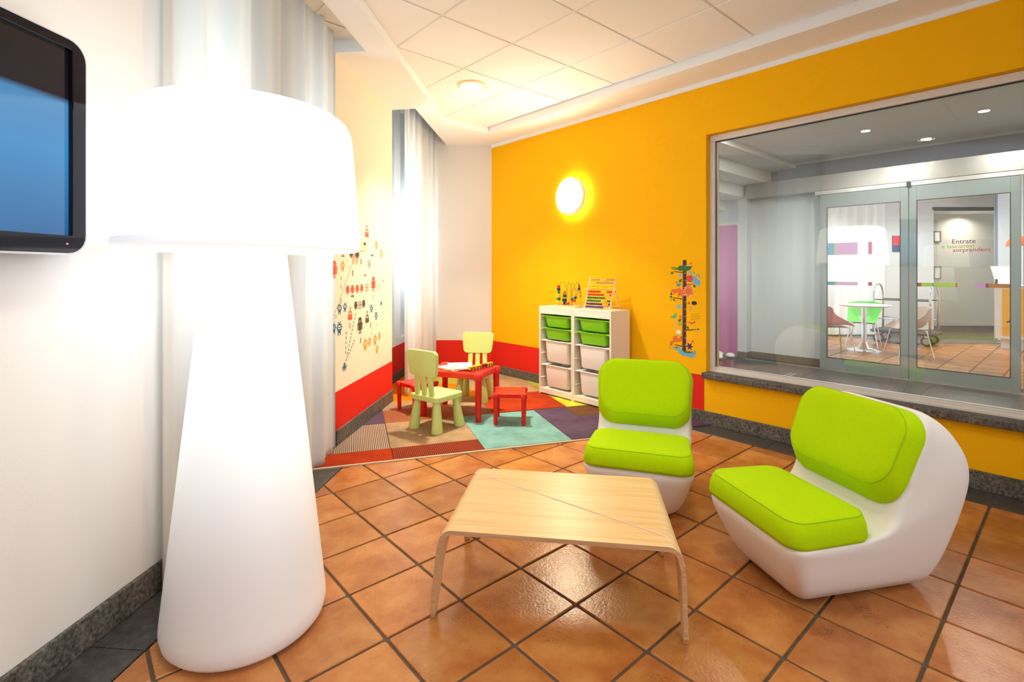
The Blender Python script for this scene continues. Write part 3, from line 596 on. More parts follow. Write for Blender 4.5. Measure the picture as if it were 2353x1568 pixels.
# bistro table
t = thing('bistro_table', 'round white bistro table on a chrome column in the lounge', 'table', (5.90, 8.46, 0))
MB().lathe([(0.0, 0.742), (0.33, 0.742), (0.375, 0.758), (0.38, 0.766), (0.37, 0.772), (0.0, 0.772)], 40).build('tabletop', mat('white_table_lacquer', lin(250, 250, 250), .25), t, smooth=True, auto=40)
MB().lathe([(0.036, 0.10), (0.036, 0.742)], 20).build('column', CHROME, t, smooth=True, auto=40)
MB().lathe([(0.25, 0.0), (0.25, 0.012), (0.2, 0.026), (0.09, 0.06), (0.045, 0.14), (0.0, 0.15)], 36).build('base', CHROME, t, smooth=True, auto=50)
def shell_chair(loc, yaw, m, label):
    t = thing('shell_chair', label, 'chair', (*loc, 0), yaw, 'shell chairs round the bistro table')
    prof = [(0.235, 0.425), (0.20, 0.445), (0.08, 0.438), (-0.08, 0.425), (-0.17, 0.44), (-0.225, 0.53), (-0.255, 0.66), (-0.275, 0.79)]
    ns = 13; vv = []; ff = []
    for i, (x, z) in enumerate(prof):
        t_ = i/(len(prof)-1)
        hw = (0.215, 0.22, 0.235, 0.25, 0.265, 0.28, 0.27, 0.21)[i]; lift = (0.0, 0.01, 0.10, 0.19, 0.24, 0.20, 0.10, -0.03)[i]; fwd = (0, 0, 0, 0.01, .05, .10, .09, .05)[i]
        for k in range(ns):
            s_ = -1+2*k/(ns-1); e = abs(s_)**3.2
            vv.append((x+fwd*e, hw*s_, z+lift*e))
    for i in range(len(prof)-1):
        for k in range(ns-1): ff.append((i*ns+k, i*ns+k+1, (i+1)*ns+k+1, (i+1)*ns+k))
    o = MB().add(vv, ff).build('shell', m, t, smooth=True)
    sd = o.modifiers.new('solid', 'SOLIDIFY'); sd.thickness = 0.012
    o.modifiers.new('sub', 'SUBSURF').levels = 1
    for sx in (1, -1):
        for sy in (1, -1):
            MB().tube([(0.13*sx, 0.12*sy, 0.41), (0.17*sx, 0.17*sy, 0.40), (0.23*sx, 0.235*sy, 0.0)], 0.009, 8).build('leg', CHROME, t, smooth=True, auto=50)
    MB().box(-0.15, 0.15, -0.13, 0.13, 0.402, 0.418).build('seat_plate', DARK, t)
shell_chair((5.36, 8.42), radians(-8), mat('coral_shell', lin(226, 100, 90), .4), 'coral red shell chair beside the bistro table, partly behind the door frame')
shell_chair((6.30, 9.05), radians(228), mat('green_shell', lin(90, 206, 60), .4), 'bright green shell chair behind the bistro table')
shell_chair((6.26, 7.98), radians(168), mat('beige_shell', lin(206, 184, 164), .4), 'beige shell chair in front of the bistro table')
# luggage cart
ax = math.atan2(8.99-9.66, 7.53-7.02)
t = thing('luggage_cart', 'chrome luggage cart with two hoops and black bumpered deck in the lounge', 'cart', (7.27, 9.33, 0), ax)
MB().prism(rrect(-0.46, 0.46, -0.28, 0.28, 0.08), 0.19, 0.245).build('deck', mat('cart_carpet', (0.06, .055, .055), .9), t)
MB().tube([(x, y, 0.215) for x, y in rrect(-0.465, 0.465, -0.285, 0.285, 0.085)], 0.026, 8, closed=True).build('bumper', DARK, t, smooth=True)
for sx in (-0.42, 0.42):
    pts = [(sx, -0.25, 0.24), (sx, -0.25, 0.85)] + [(sx, -0.25*cos(a), 0.85+0.24*sin(a)) for a in [pi*k/12 for k in range(1, 12)]] + [(sx, 0.25, 0.85), (sx, 0.25, 0.24)]
    MB().tube(pts, 0.019, 10).build('hoop', CHROME, t, smooth=True)
for y in (-0.25, 0.25):
    for z in (0.45, 0.80): MB().tube([(-0.42, y, z), (0.42, y, z)], 0.010, 8).build('rail', DARK if z > .6 else CHROME, t, smooth=True)
for sx in (-0.36, 0.36):
    for sy in (-0.2, 0.2):
        w = MB().tube([(sx-.0, sy-.02, .085), (sx, sy+.02, .085)], 0.085, 20).build('caster', DARK, t, smooth=True, auto=40)
        MB().tube([(sx, sy-.024, .085), (sx, sy+.024, .085)], 0.055, 16).build('hub', ALU, w, smooth=True, auto=40)
        MB().box(sx-.02, sx+.02, sy-.03, sy+.03, .15, .195).build('fork', CHROME, w)
# reception counter and what stands by it
t = thing('reception_counter', 'white reception counter with a yellow front panel at the right of the lounge', 'counter', (8.36, 8.74, 0), TH-pi/2)
MB().box(0, 1.6, 0, 0.6, 0.17, 1.06).build('body', mat('counter_white', lin(244, 240, 226), .4), t, bevel=.004)
MB().box(0.07, 1.6, 0.05, 0.55, 0.0, 0.17).build('plinth', LW, t)
MB().box(0.09, 1.58, -0.012, 0, 0.24, 1.03).build('front_panel', mat('counter_yellow', lin(255, 186, 10), .4), t)
MB().box(-0.02, 1.62, -0.02, 0.62, 1.06, 1.09).build('worktop', WHITE, t, bevel=.004)
text_mesh('Ja', 0.20, 0.001, BLACK, 'lettering', Matrix(((1,0,0,.17),(0,0,-1,-.0135),(0,1,0,.50),(0,0,0,1))), t, shear=.3)
t = thing('paper_sign', 'white slanted paper sign standing on the reception counter', 'sign', (8.62, 8.95, 1.09))
MB().add([(-.05,-.02,0),(.3,-.02,0),(.3,.06,.33),(-.08,.06,.33),(-.05,-.012,0),(.3,-.012,0),(.3,.068,.33),(-.08,.068,.33)],[(0,1,2,3),(7,6,5,4),(0,4,5,1),(1,5,6,2),(2,6,7,3),(3,7,4,0)]).build('sheet', PAPER, t)
MB().box(-.05, .01, -.03, .05, 0, .012).build('foot', DARK, t); MB().box(-.055, -.035, -.03, .0, 0, .10).build('clip', DARK, t)
t = thing('pendant_lamp', 'orange dome pendant lamp hanging above the reception counter', 'lamp', (8.98, 8.95, 1.78))
MB().lathe([(0.17, 0.0), (0.16, 0.06), (0.12, 0.13), (0.06, 0.17), (0.02, 0.19), (0.015, 0.23), (0, .23)], 32).build('shade', mat('orange_shade', lin(236, 100, 50), .4), t, smooth=True, auto=60)
MB().tube([(0, 0, .22), (0, 0, 1.17)], 0.004, 6).build('cord', DARK, t)
# ------------------------------------------------------------------ curtains
def curtain(name, path, z0, z1, m, label, hem=0.05):
    n = len(path); zs = [z0, z0+hem, z0+hem+.004, z0+.6, z1-.6, z1]
    vv = []; ff = []
    for zi, z in enumerate(zs):
        for x, y in path: vv.append((x, y, z))
    for r in range(len(zs)-1):
        for i in range(n-1): ff.append((r*n+i, r*n+i+1, (r+1)*n+i+1, (r+1)*n+i))
    o = MB().add(vv, ff).build(name, m, smooth=True)
    o.modifiers.new('solid', 'SOLIDIFY').thickness = 0.0025
    return tag(o, label, 'curtain')
def fold(l0, l1, n, m0, amp, f1, f2, ph=0):
    out = []
    for k in range(n):
        l = l0+(l1-l0)*k/(n-1)
        out.append(lm(l, m0 + amp*sin(f1*l+ph) + amp*.45*sin(f2*l+1.3+ph)))
    return out
curtain('curtain', fold(1.965, 3.50, 160, -1.600, 0.022, 21, 47, .4)+[lm(3.53, -1.598), lm(3.553, -1.605), lm(3.562, -1.617)], 0.012, 3.385, CURT, 'full-length white sheer curtain hanging behind the big floor lamp')
curtain('curtain', fold(5.20, 6.52, 150, -1.575, 0.035, 24, 55, 2.0), 0.018, 3.385, CURT, 'white sheer curtain falling in folds in the far corner behind the children\'s chairs')

# ------------------------------------------------------------------ rug
rug = thing('rug', 'patchwork carpet of rust, teal, purple, beige and striped pieces in the play corner', 'rug', (RO[0], RO[1], 0), RA)
def carpet(name, c, stripes=None):
    m = mat('carpet_'+name, lin(*c), 0.95); nt, b = nodes(m)
    b.inputs['Specular IOR Level'].default_value = 0.1
    tc = nt.nodes.new('ShaderNodeTexCoord')
    n = nt.nodes.new('ShaderNodeTexNoise'); n.inputs['Scale'].default_value = 5; n.inputs['Detail'].default_value = 7; n.inputs['Roughness'].default_value = .65
    nt.links.new(tc.outputs['Object'], n.inputs['Vector'])
    r = ramp(nt, [(0.3, tuple(x*.72 for x in lin(*c)[:3])), (0.7, tuple(min(1, x*1.2) for x in lin(*c)[:3]))]); nt.links.new(n.outputs['Fac'], r.inputs[0])
    last = r.outputs[0]
    if stripes:
        w = nt.nodes.new('ShaderNodeTexWave'); w.wave_type = 'BANDS'; w.bands_direction = 'X'; w.inputs['Scale'].default_value = 23; w.inputs['Distortion'].default_value = 0.6
        nt.links.new(tc.outputs['Object'], w.inputs['Vector'])
        rs = ramp(nt, [(0.35, (0, 0, 0)), (0.6, (1, 1, 1))]); nt.links.new(w.outputs['Fac'], rs.inputs[0])
        mx = nt.nodes.new('ShaderNodeMix'); mx.data_type = 'RGBA'; nt.links.new(rs.outputs[0], mx.inputs[0])
        nt.links.new(last, mx.inputs[6]); mx.inputs[7].default_value = lin(*stripes); last = mx.outputs[2]
    nt.links.new(last, b.inputs['Base Color'])
    n2 = nt.nodes.new('ShaderNodeTexNoise'); n2.inputs['Scale'].default_value = 400; nt.links.new(tc.outputs['Object'], n2.inputs['Vector'])
    bp = nt.nodes.new('ShaderNodeBump'); bp.inputs['Strength'].default_value = .4; bp.inputs['Distance'].default_value = .004
    nt.links.new(n2.outputs['Fac'], bp.inputs['Height']); nt.links.new(bp.outputs[0], b.inputs['Normal'])
    return m
CP_ = dict(rust=carpet('rust', (170, 56, 22)), dred=carpet('dark_red', (84, 34, 26), (158, 66, 34)), teal=carpet('teal', (122, 168, 160)), purple=carpet('purple', (92, 72, 92)),
  grey=carpet('grey', (96, 80, 84), (188, 160, 130)), beige=carpet('beige', (166, 138, 104)), ostr=carpet('orange_stripe', (110, 66, 50), (190, 118, 72)), bstr=carpet('brown_stripe', (104, 70, 60), (160, 116, 88)),
  brown=carpet('brown', (108, 72, 44)), orange=carpet('orange', (226, 130, 14)), olive=carpet('olive', (176, 170, 66)), yellow=carpet('yellow', (222, 204, 60)), tan=carpet('tan', (178, 146, 108)), slate=carpet('slate', (136, 150, 146)))
def rug_clip(poly):
    cr, sr = cos(RA), sin(RA)
    wp = [(RO[0]+cr*a-sr*b, RO[1]+sr*a+cr*b) for a, b in poly]
    wp = clip(wp, -LC, LS, 1.634)                       # m >= -1.634
    if len(wp) > 2: wp = clip(wp, TC, TS, 4.162)        # v <= 4.162
    if len(wp) > 2: wp = clip(wp, 0, 1, 6.617)
    return [(cr*(x-RO[0])+sr*(y-RO[1]), -sr*(x-RO[0])+cr*(y-RO[1])) for x, y in wp]
def patch(k, a0, a1, b0, b1):
    g = 0.0015
    p = rug_clip([(a0+g, b0+g), (a1-g, b0+g), (a1-g, b1-g), (a0+g, b1-g)])
    if len(p) > 2 and parea(p) > 0.002: MB().prism(p, 0.0, 0.0105).build('carpet_patch', CP_[k], rug)
for p in [('rust', -.4, .526, .017, .25), ('dred', .526, 1.178, .017, .25), ('teal', 1.19, 1.893, .019, .905), ('beige', .523, 1.19, .25, .90), ('dred', 1.178, 1.19, .017, .25),
  ('grey', -.5, .523, .25, .895), ('purple', 1.893, 2.211, .02, .915), ('purple', 2.211, 3.2, .02, .30), ('slate', 2.55, 3.2, .30, .92), ('purple', 2.211, 2.55, .30, .60), ('brown', 2.211, 2.55, .60, .92),
  ('purple', -.5, .523, .90, 1.33), ('ostr', .523, 1.15, .90, 1.30), ('bstr', 1.15, 1.50, .90, 1.25), ('rust', 1.50, 2.245, .925, 1.59), ('yellow', 2.245, 3.0, .92, 1.30),
  ('beige', -.5, 1.15, 1.30, 1.605), ('tan', 1.15, 1.5, 1.25, 1.605), ('olive', 2.245, 3.0, 1.30, 2.6), ('orange', .2, 1.515, 1.605, 2.26), ('tan', 1.515, 2.24, 1.59, 2.29), ('olive', .3, 1.50, 2.26, 2.75), ('slate', 1.50, 1.76, 2.29, 2.60), ('tan', 1.50, 1.76, 2.60, 3.1),
  ('tan', 1.76, 2.6, 2.29, 3.4), ('purple', .2, 1.5, 2.75, 3.4), ('grey', -1, .2, 1.605, 2.4)]: patch(*p)
p = rug_clip([(-.4, 0), (3.0, 0), (3.0, .016), (-.4, .016)])
MB().prism(p, 0.0, 0.009).build('edge_tape', mat('edge_tape', lin(206, 184, 156), .7), rug)
pr = [lm(5.05, -1.88), lm(5.05, -1.64), lm(6.6, -1.64), lm(6.45, -1.88)]
cr, sr = cos(RA), sin(RA)
MB().prism(ccw([(cr*(x-RO[0])+sr*(y-RO[1]), -sr*(x-RO[0])+cr*(y-RO[1])) for x, y in pr]), 0, .0105).build('carpet_patch', CP_['orange'], rug)

# ------------------------------------------------------------------ floor lamp
LAMPBASE = mat('lamp_body_glow', (.9, .91, .92), 0.45); nt, b_ = nodes(LAMPBASE)
tc = nt.nodes.new('ShaderNodeTexCoord'); sx = nt.nodes.new('ShaderNodeSeparateXYZ'); nt.links.new(tc.outputs['Object'], sx.inputs[0])
mr = nt.nodes.new('ShaderNodeMapRange'); mr.inputs[1].default_value = 0.2; mr.inputs[2].default_value = 1.15; mr.inputs[3].default_value = 0.05; mr.inputs[4].default_value = 0.6; mr.interpolation_type = 'SMOOTHSTEP'
nt.links.new(sx.outputs[2], mr.inputs[0]); nt.links.new(mr.outputs[0], b_.inputs['Emission Strength']); b_.inputs['Emission Color'].default_value = (.95, .98, 1, 1)
LAMPSHADE = mat('lamp_shade_glow', (.9, .9, .9), 0.5, emit=(.96, .98, 1.0), es=.92)
t = thing('floor_lamp', 'huge glowing white floor lamp with a conical body and drum shade beside the left wall', 'floor lamp', (-1.009, 1.924, 0))
MB().lathe([(0, 0), (.235, 0), (.26, .008), (.274, .025), (.281, .055), (.279, .09), (.265, .22), (.136, 1.42), (.128, 1.50), (0, 1.52)], 64).build('body', LAMPBASE, t, smooth=True, auto=60)
prof = [(.392, 1.425), (.402, 1.408), (.412, 1.412), (.4165, 1.426), (.414, 1.445), (.384, 1.83), (.378, 1.868), (.362, 1.90), (.335, 1.92), (.30, 1.93), (.0, 1.945)]
MB().lathe(prof[:5], 72, caps=False).build('rim', mat('lamp_rim_glow', (.85, .87, .88), .5, emit=(.96, .98, 1), es=.42), t, smooth=True)
MB().lathe(prof[4:], 72, caps=False).build('shade', LAMPSHADE, t, smooth=True, auto=70)
MB().lathe([(.392, 1.425), (.386, 1.44), (.355, 1.84), (.30, 1.905), (0, 1.915)], 64, caps=False).build('shade_lining', LAMPSHADE, t, smooth=True)

# ------------------------------------------------------------------ television
t = thing('television', 'black flat television with a painted blue reflection, mounted high on the left wall', 'television', (*lm(0.98, -1.61), 1.39), pi/2-LA)
SCREEN_REFL = mat('tv_painted_reflection', (.004, .005, .008), 0.12); nt, b_ = nodes(SCREEN_REFL)
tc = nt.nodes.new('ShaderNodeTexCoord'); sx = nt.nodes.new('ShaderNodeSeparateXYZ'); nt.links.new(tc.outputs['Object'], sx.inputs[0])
r = ramp(nt, [(0.0, lin(26, 104, 162)), (0.45, lin(58, 146, 206)), (0.70, lin(74, 146, 200)), (0.735, lin(22, 16, 26)), (1.0, lin(14, 6, 6))])  # room reflection painted into the screen as blue and dark emission
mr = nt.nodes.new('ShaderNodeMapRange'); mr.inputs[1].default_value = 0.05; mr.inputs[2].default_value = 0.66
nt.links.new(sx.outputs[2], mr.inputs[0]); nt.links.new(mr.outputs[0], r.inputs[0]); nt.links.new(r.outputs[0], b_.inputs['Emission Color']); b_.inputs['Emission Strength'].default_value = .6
def xz_prism(poly, y0, y1): return MB(Matrix(((1,0,0,0),(0,0,1,0),(0,1,0,0),(0,0,0,1)))).prism(poly, y0, y1)
def ring_xz(outer, inner, y0, y1):
    n = len(outer); b = MB(); V_ = [(x, y0, z) for x, z in outer]+[(x, y0, z) for x, z in inner]+[(x, y1, z) for x, z in outer]+[(x, y1, z) for x, z in inner]
    F_ = []
    for i in range(n):
        j = (i+1) % n
        F_ += [(i, j, n+j, n+i), (2*n+i, 3*n+i, 3*n+j, 2*n+j), (i, 2*n+i, 2*n+j, j), (n+i, n+j, 3*n+j, 3*n+i)]
    return b.add(V_, F_)
xz_prism(rrect(-.565, .565, .012, .68, .05), -.045, 0).build('housing', BLACK, t, bevel=.006)
ring_xz(rrect(-.572, .572, 0, .686, .06), rrect(-.524, .524, .057, .655, .004), -.062, -.045).build('bezel', BLACK, t, bevel=.003)
ring_xz(rrect(-.576, .576, -.006, .690, .063), rrect(-.571, .571, 0.001, .685, .059), -.060, -.050).build('clear_rim', mat('clear_rim', lin(206, 210, 214), .15, spec=.8), t)
MB().box(-.525, .525, -.047, -.0455, .056, .656).build('screen', SCREEN_REFL, t)
MB().ball((.505, -.063, .03), .0028, 8, 6).build('power_light', mat('red_led', (.6, 0, 0), emit=(1, .1, .08), es=3), t)
MB().box(-.2, .2, 0, .04, .2, .5).build('wall_mount', DARK, t)

# ------------------------------------------------------------------ wall lamp, ceiling downlight, thermostat, wall stickers
X, Y = xy(3.712, 4.18)
t = thing('wall_lamp', 'round glowing wall lamp on the yellow wall above the storage units', 'wall lamp', (X, Y, 2.15), TH)
MX = Matrix(((0,0,-1,0),(0,1,0,0),(1,0,0,0),(0,0,0,1)))     # lathe axis z -> -x (out of the wall)
WGLOW = mat('wall_lamp_glow', (1,1,1), .5, emit=(1, .88, .62), es=14)
MB(MX).lathe([(.13, 0.0), (.13, .045), (0, .045)], 40).build('base', WFRAME, t, smooth=True, auto=40)
MB(MX).lathe([(0, .044), (.192, .044), (.198, .05)], 48).build('back_diffuser', WGLOW, t, smooth=True)
MB(MX).lathe([(.196, .046), (.203, .052), (.203, .085), (.199, .092), (.190, .095)], 48).build('rim', mat('lamp_rim', lin(250, 190, 140), .4, emit=(1, .5, .2), es=.35), t, smooth=True, auto=60)
WGLOWF = mat('wall_lamp_front_glow', (1,1,1), .5, emit=(1, .88, .62), es=62)
MB(MX).lathe([(.200, .091), (.17, .099), (.10, .105), (0, .107)], 48).build('front_diffuser', WGLOWF, t, smooth=True)
t = thing('ceiling_downlight', 'round recessed downlight glowing in the tiled ceiling', 'ceiling light', (-0.381, 4.78, 3.064))
MB().lathe([(.105, 0.0), (.110, -.010), (.128, -.010), (.134, -.003), (.134, 0.0), (.105, 0.0)], 48).build('ring', mat('downlight_ring', lin(246, 226, 180), .4), t, smooth=True, auto=50)
MB().lathe([(.106, -.004), (.09, .0), (0, .0)], 48).build('reflector', mat('downlight_glow_or_added_fill', (1,1,1), .3, emit=(1, .93, .78), es=5), t, smooth=True)
for k in range(5):
    a = 2.6+k*.55; MB().box(-.008, .008, -.006, .006, -.006, -.001).build('facet', mat('facet_gold', lin(214, 190, 90), .3, emit=lin(214,190,90)[:3], es=.5), t); o = C.objects[-1] if False else t.children[-1]; place(o, (.082*cos(a), .082*sin(a), 0), a)
t = thing('thermostat', 'small cream control box on the wall with the pixel stickers, just under the lamp shade', 'thermostat', (*lm(4.115, -1.65), 1.498), -LA)
MB().box(0, .06, -.065, .065, 0, .085).build('housing', mat('ivory_plastic', lin(236, 222, 170), .5), t, bevel=.004)
MB().box(.059, .064, .0, .03, .055, .075).build('display', DARK, t)
SPR = dict(
big=["...######...","...######...","..########..","..##.##.##..","..##.##.##..","..##.##.##..","..########..","############","############","#.########.#","#.########.#","#.########.#","#.########.#","#.########.#","#.########.#","#..######..#","....#..#....","....#..#....","...##..##...","...##..##..."],
small=["..#####..",".#######.",".#.#.#.#.",".#######.","#########","#.#####.#","#.#####.#","#.#####.#","#.#####.#","...#.#...","..##.##.."],
car=["..#.#..","...#...","...#...","...#...",".#####.",".#...#.",".#...#.","#######","#.###.#","#######","#######",".#.#.#."],
alien=["..#..#..","...##...",".######.",".#....#.","##.##.##",".#....#.",".######.","..####..","..####..","..#..#..","..#..#.."],
heli=["#######.","...#....",".#####..","##...##.",".#.#..##",".#####..","...#....",".#####.."],
vdash=["#","#","#","#","#","#","#","#"],
squig=[".#","#.",".#","#.",".#","#.",".#","#."],
burst=["...#...","#..#..#",".#...#.","...#...","##.#.##","...#...",".#...#.","#..#..#","...#..."],
plus=[".#..#..###.###",".#.##..#.#.#.#","###.#..#.#.#.#",".#..#..#.#.#.#",".#..#..###.###"],
heart=["#.#.#","#####","#####",".###.",".###.","..#.."],
rocket=["...#...","..###..","..#.#..","#.###.#","#.###.#","#######","#.###.#","#..#..#","..#.#.."])
DC = dict(K=mat('decal_brown', lin(74, 56, 48), .6), R=mat('decal_red', lin(228, 76, 44), .6), O=mat('decal_orange', lin(242, 146, 36), .6), B=mat('decal_blue', lin(20, 96, 140), .6), P=mat('decal_pale', lin(226, 166, 130), .6), D=mat('decal_dark_red', lin(130, 60, 40), .6))
NAMES = dict(big='robot', small='robot', car='car', alien='alien', heli='helicopter', vdash='dash', squig='squiggle', burst='burst', plus='score', heart='plug', rocket='rocket')
ML = Matrix(((LS, 0, LC, 0), (LC, 0, -LS, 0), (0, 1, 0, 0), (0, 0, 0, 1)))  # a=l, b=z, h=m
t = thing('wall_sticker', 'pixel robot, alien, car and rocket stickers on the cream wall beside the lamp', 'sticker')
def sprite(rows, l, z, h, m, name, wk=1.0):
    nr, nc = len(rows), max(len(r) for r in rows); s = h/nr; sw = s*wk
    b = MB(ML)
    r = 0
    for r, row in enumerate(rows):
        c = 0
        while c < len(row):
            if row[c] == '#':
                c2 = c
                while c2 < len(row) and row[c2] == '#': c2 += 1
                b.box(l+(c-nc/2)*sw, l+(c2-nc/2)*sw, z+h/2-(r+1)*s, z+h/2-r*s, -1.650, -1.6488); c = c2
            else: c += 1
    b.build(name, m, t)
for k, col, l, z, h in DECALS: sprite(SPR[k], l, z, h, DC[col], NAMES[k], 2.2 if k in ('squig',) else (1.6 if k == 'vdash' else 1.35))
for col, (l0, z0), (l1, z1) in DLINES:
    L_ = math.hypot(l1-l0, z1-z0); n = max(1, int(L_/0.032)); b = MB(ML)
    dx, dz = (l1-l0)/L_, (z1-z0)/L_; w = 0.004
    for k in range(n):
        a, c = k*L_/n, (k+.62)*L_/n
        b.prism(ccw([(l0+dx*a-dz*w, z0+dz*a+dx*w), (l0+dx*a+dz*w, z0+dz*a-dx*w), (l0+dx*c+dz*w, z0+dz*c-dx*w), (l0+dx*c-dz*w, z0+dz*c+dx*w)]), -1.650, -1.6488)
    b.build('dashed_line', DC[col], t)['kind'] = 'stuff'
# animal height chart on the yellow wall
t = thing('height_chart', 'height chart sticker with dark trunk, animals and leaves on the yellow wall', 'sticker')
MG = Matrix(((-TS, 0, -TC, TC*4.18), (TC, 0, -TS, TS*4.18), (0, 1, 0, 0), (0, 0, 0, 1)))  # a=u, b=z, h=out of the wall
HC = {k: mat('chart_'+k, lin(*c), .6) for k, c in dict(trunk=(66,36,30), d=(40,110,44), l=(150,200,50), b=(60,150,200), p=(244,160,160), u=(90,30,110), o=(232,100,30), g=(130,200,40), w=(130,190,220), blue=(104,178,222), orange=(230,110,40), black=(36,26,28), red=(230,60,40), white=(245,240,230)).items()}
def flat(poly, k, name, h0=0.0, h1=0.0012): return MB(MG).prism(ccw(poly), h0, h1).build(name, HC[k], t)
G = GROWTH
flat(G['trunk'], 'trunk', 'trunk', 0, .002)
tk = MB(MG)
for k in range(46): tk.box(2.406, 2.412, .64+k*.0172, .644+k*.0172, .002, .0026)
tk.build('scale_mark', HC['p'], t)['kind'] = 'stuff'
tk = MB(MG)
for k in range(12): tk.box(2.383, 2.39, .66+k*.065, .668+k*.065, .002, .0026)
tk.build('scale_mark', HC['white'], t)['kind'] = 'stuff'
flat(G['croc'], 'd', 'crocodile', 0, .0026); flat(G['croc_pink'], 'p', 'crocodile_back', .0, .003)
for p in G['branch']: flat(p, 'trunk', 'branch')
for k, a, c in G['leaf']:
    mx_, mz_ = (a[0]+c[0])/2, (a[1]+c[1])/2; dx, dz = c[0]-a[0], c[1]-a[1]
    flat([a, (a[0]+dx*.3-dz*.25, a[1]+dz*.3+dx*.25), (mx_-dz*.3, mz_+dx*.3), c, (mx_+dz*.3, mz_-dx*.3), (a[0]+dx*.3+dz*.25, a[1]+dz*.3-dx*.25)], k, 'leaf')
flat(G['buff'], 'blue', 'blue_animal', 0, .0015)
for p in G['horn']: flat(p, 'blue', 'horn', 0, .0017)
circ = lambda c, r, n=14, e=1: [(c[0]+r*cos(2*pi*k/n), c[1]+r*e*sin(2*pi*k/n)) for k in range(n)]
flat(circ(*G['nose']), 'red', 'snout', 0, .0022)
flat(G['ant'], 'orange', 'anteater', 0, .0024)
dots = MB(MG)
for k in range(26):
    a = pi*.05+k*.24; r = .034+.011*(k % 3)
    dots.prism(circ((2.352+r*cos(a)*1.0, 1.150+r*sin(a)*1.0), .0036, 6), .0024, .003)
dots.build('spot', HC['white'], t)['kind'] = 'stuff'
flat(circ(*G['mouse'], 10, .7), 'black', 'mouse'); flat(G['bird'], 'g', 'bird'); flat(circ((2.497, .915), .014, 10, .7), 'b', 'wing', .0012, .002)
for (a, c) in G['birdleg']: flat([(a[0]-.002, a[1]), (a[0]+.002, a[1]), (c[0]+.002, c[1]), (c[0]-.002, c[1])], 'p', 'bird_leg')
flat(G['bird2'], 'orange', 'bird'); flat(circ(*G['smallbird']), 'w', 'bird'); flat(circ(*G['jar'], 14, .8), 'white', 'egg')
nb = MB(MG)
for k in range(16): nb.prism(circ((2.33-.085*((k*37) % 16)/16, .90+.06*((k*23) % 16)/16), .0035, 6), 0, .001)
nb.build('music_note', HC['black'], t)['kind'] = 'stuff'
flat(G['spider'], 'orange', 'orange_animal', 0, .0022); flat(G['liz'], 'blue', 'lizard', 0, .0026); flat(G['grass'], 'd', 'grass')
crest = []
for k in range(9): crest += [(2.42-k*.014, .598+(.004 if k < 2 else 0)), (2.413-k*.014, .622)]
flat([(2.43, .594)]+crest+[(2.295, .594)], 'd', 'crest', 0, .0022)
for k, c, r in G['flower']:
    if r > .014: flat([(c[0]+r*(1 if q % 2 == 0 else .45)*cos(pi*q/6), c[1]+r*(1 if q % 2 == 0 else .45)*sin(pi*q/6)) for q in range(12)], k, 'flower')
    else: flat(circ(c, r, 8), k, 'flower')

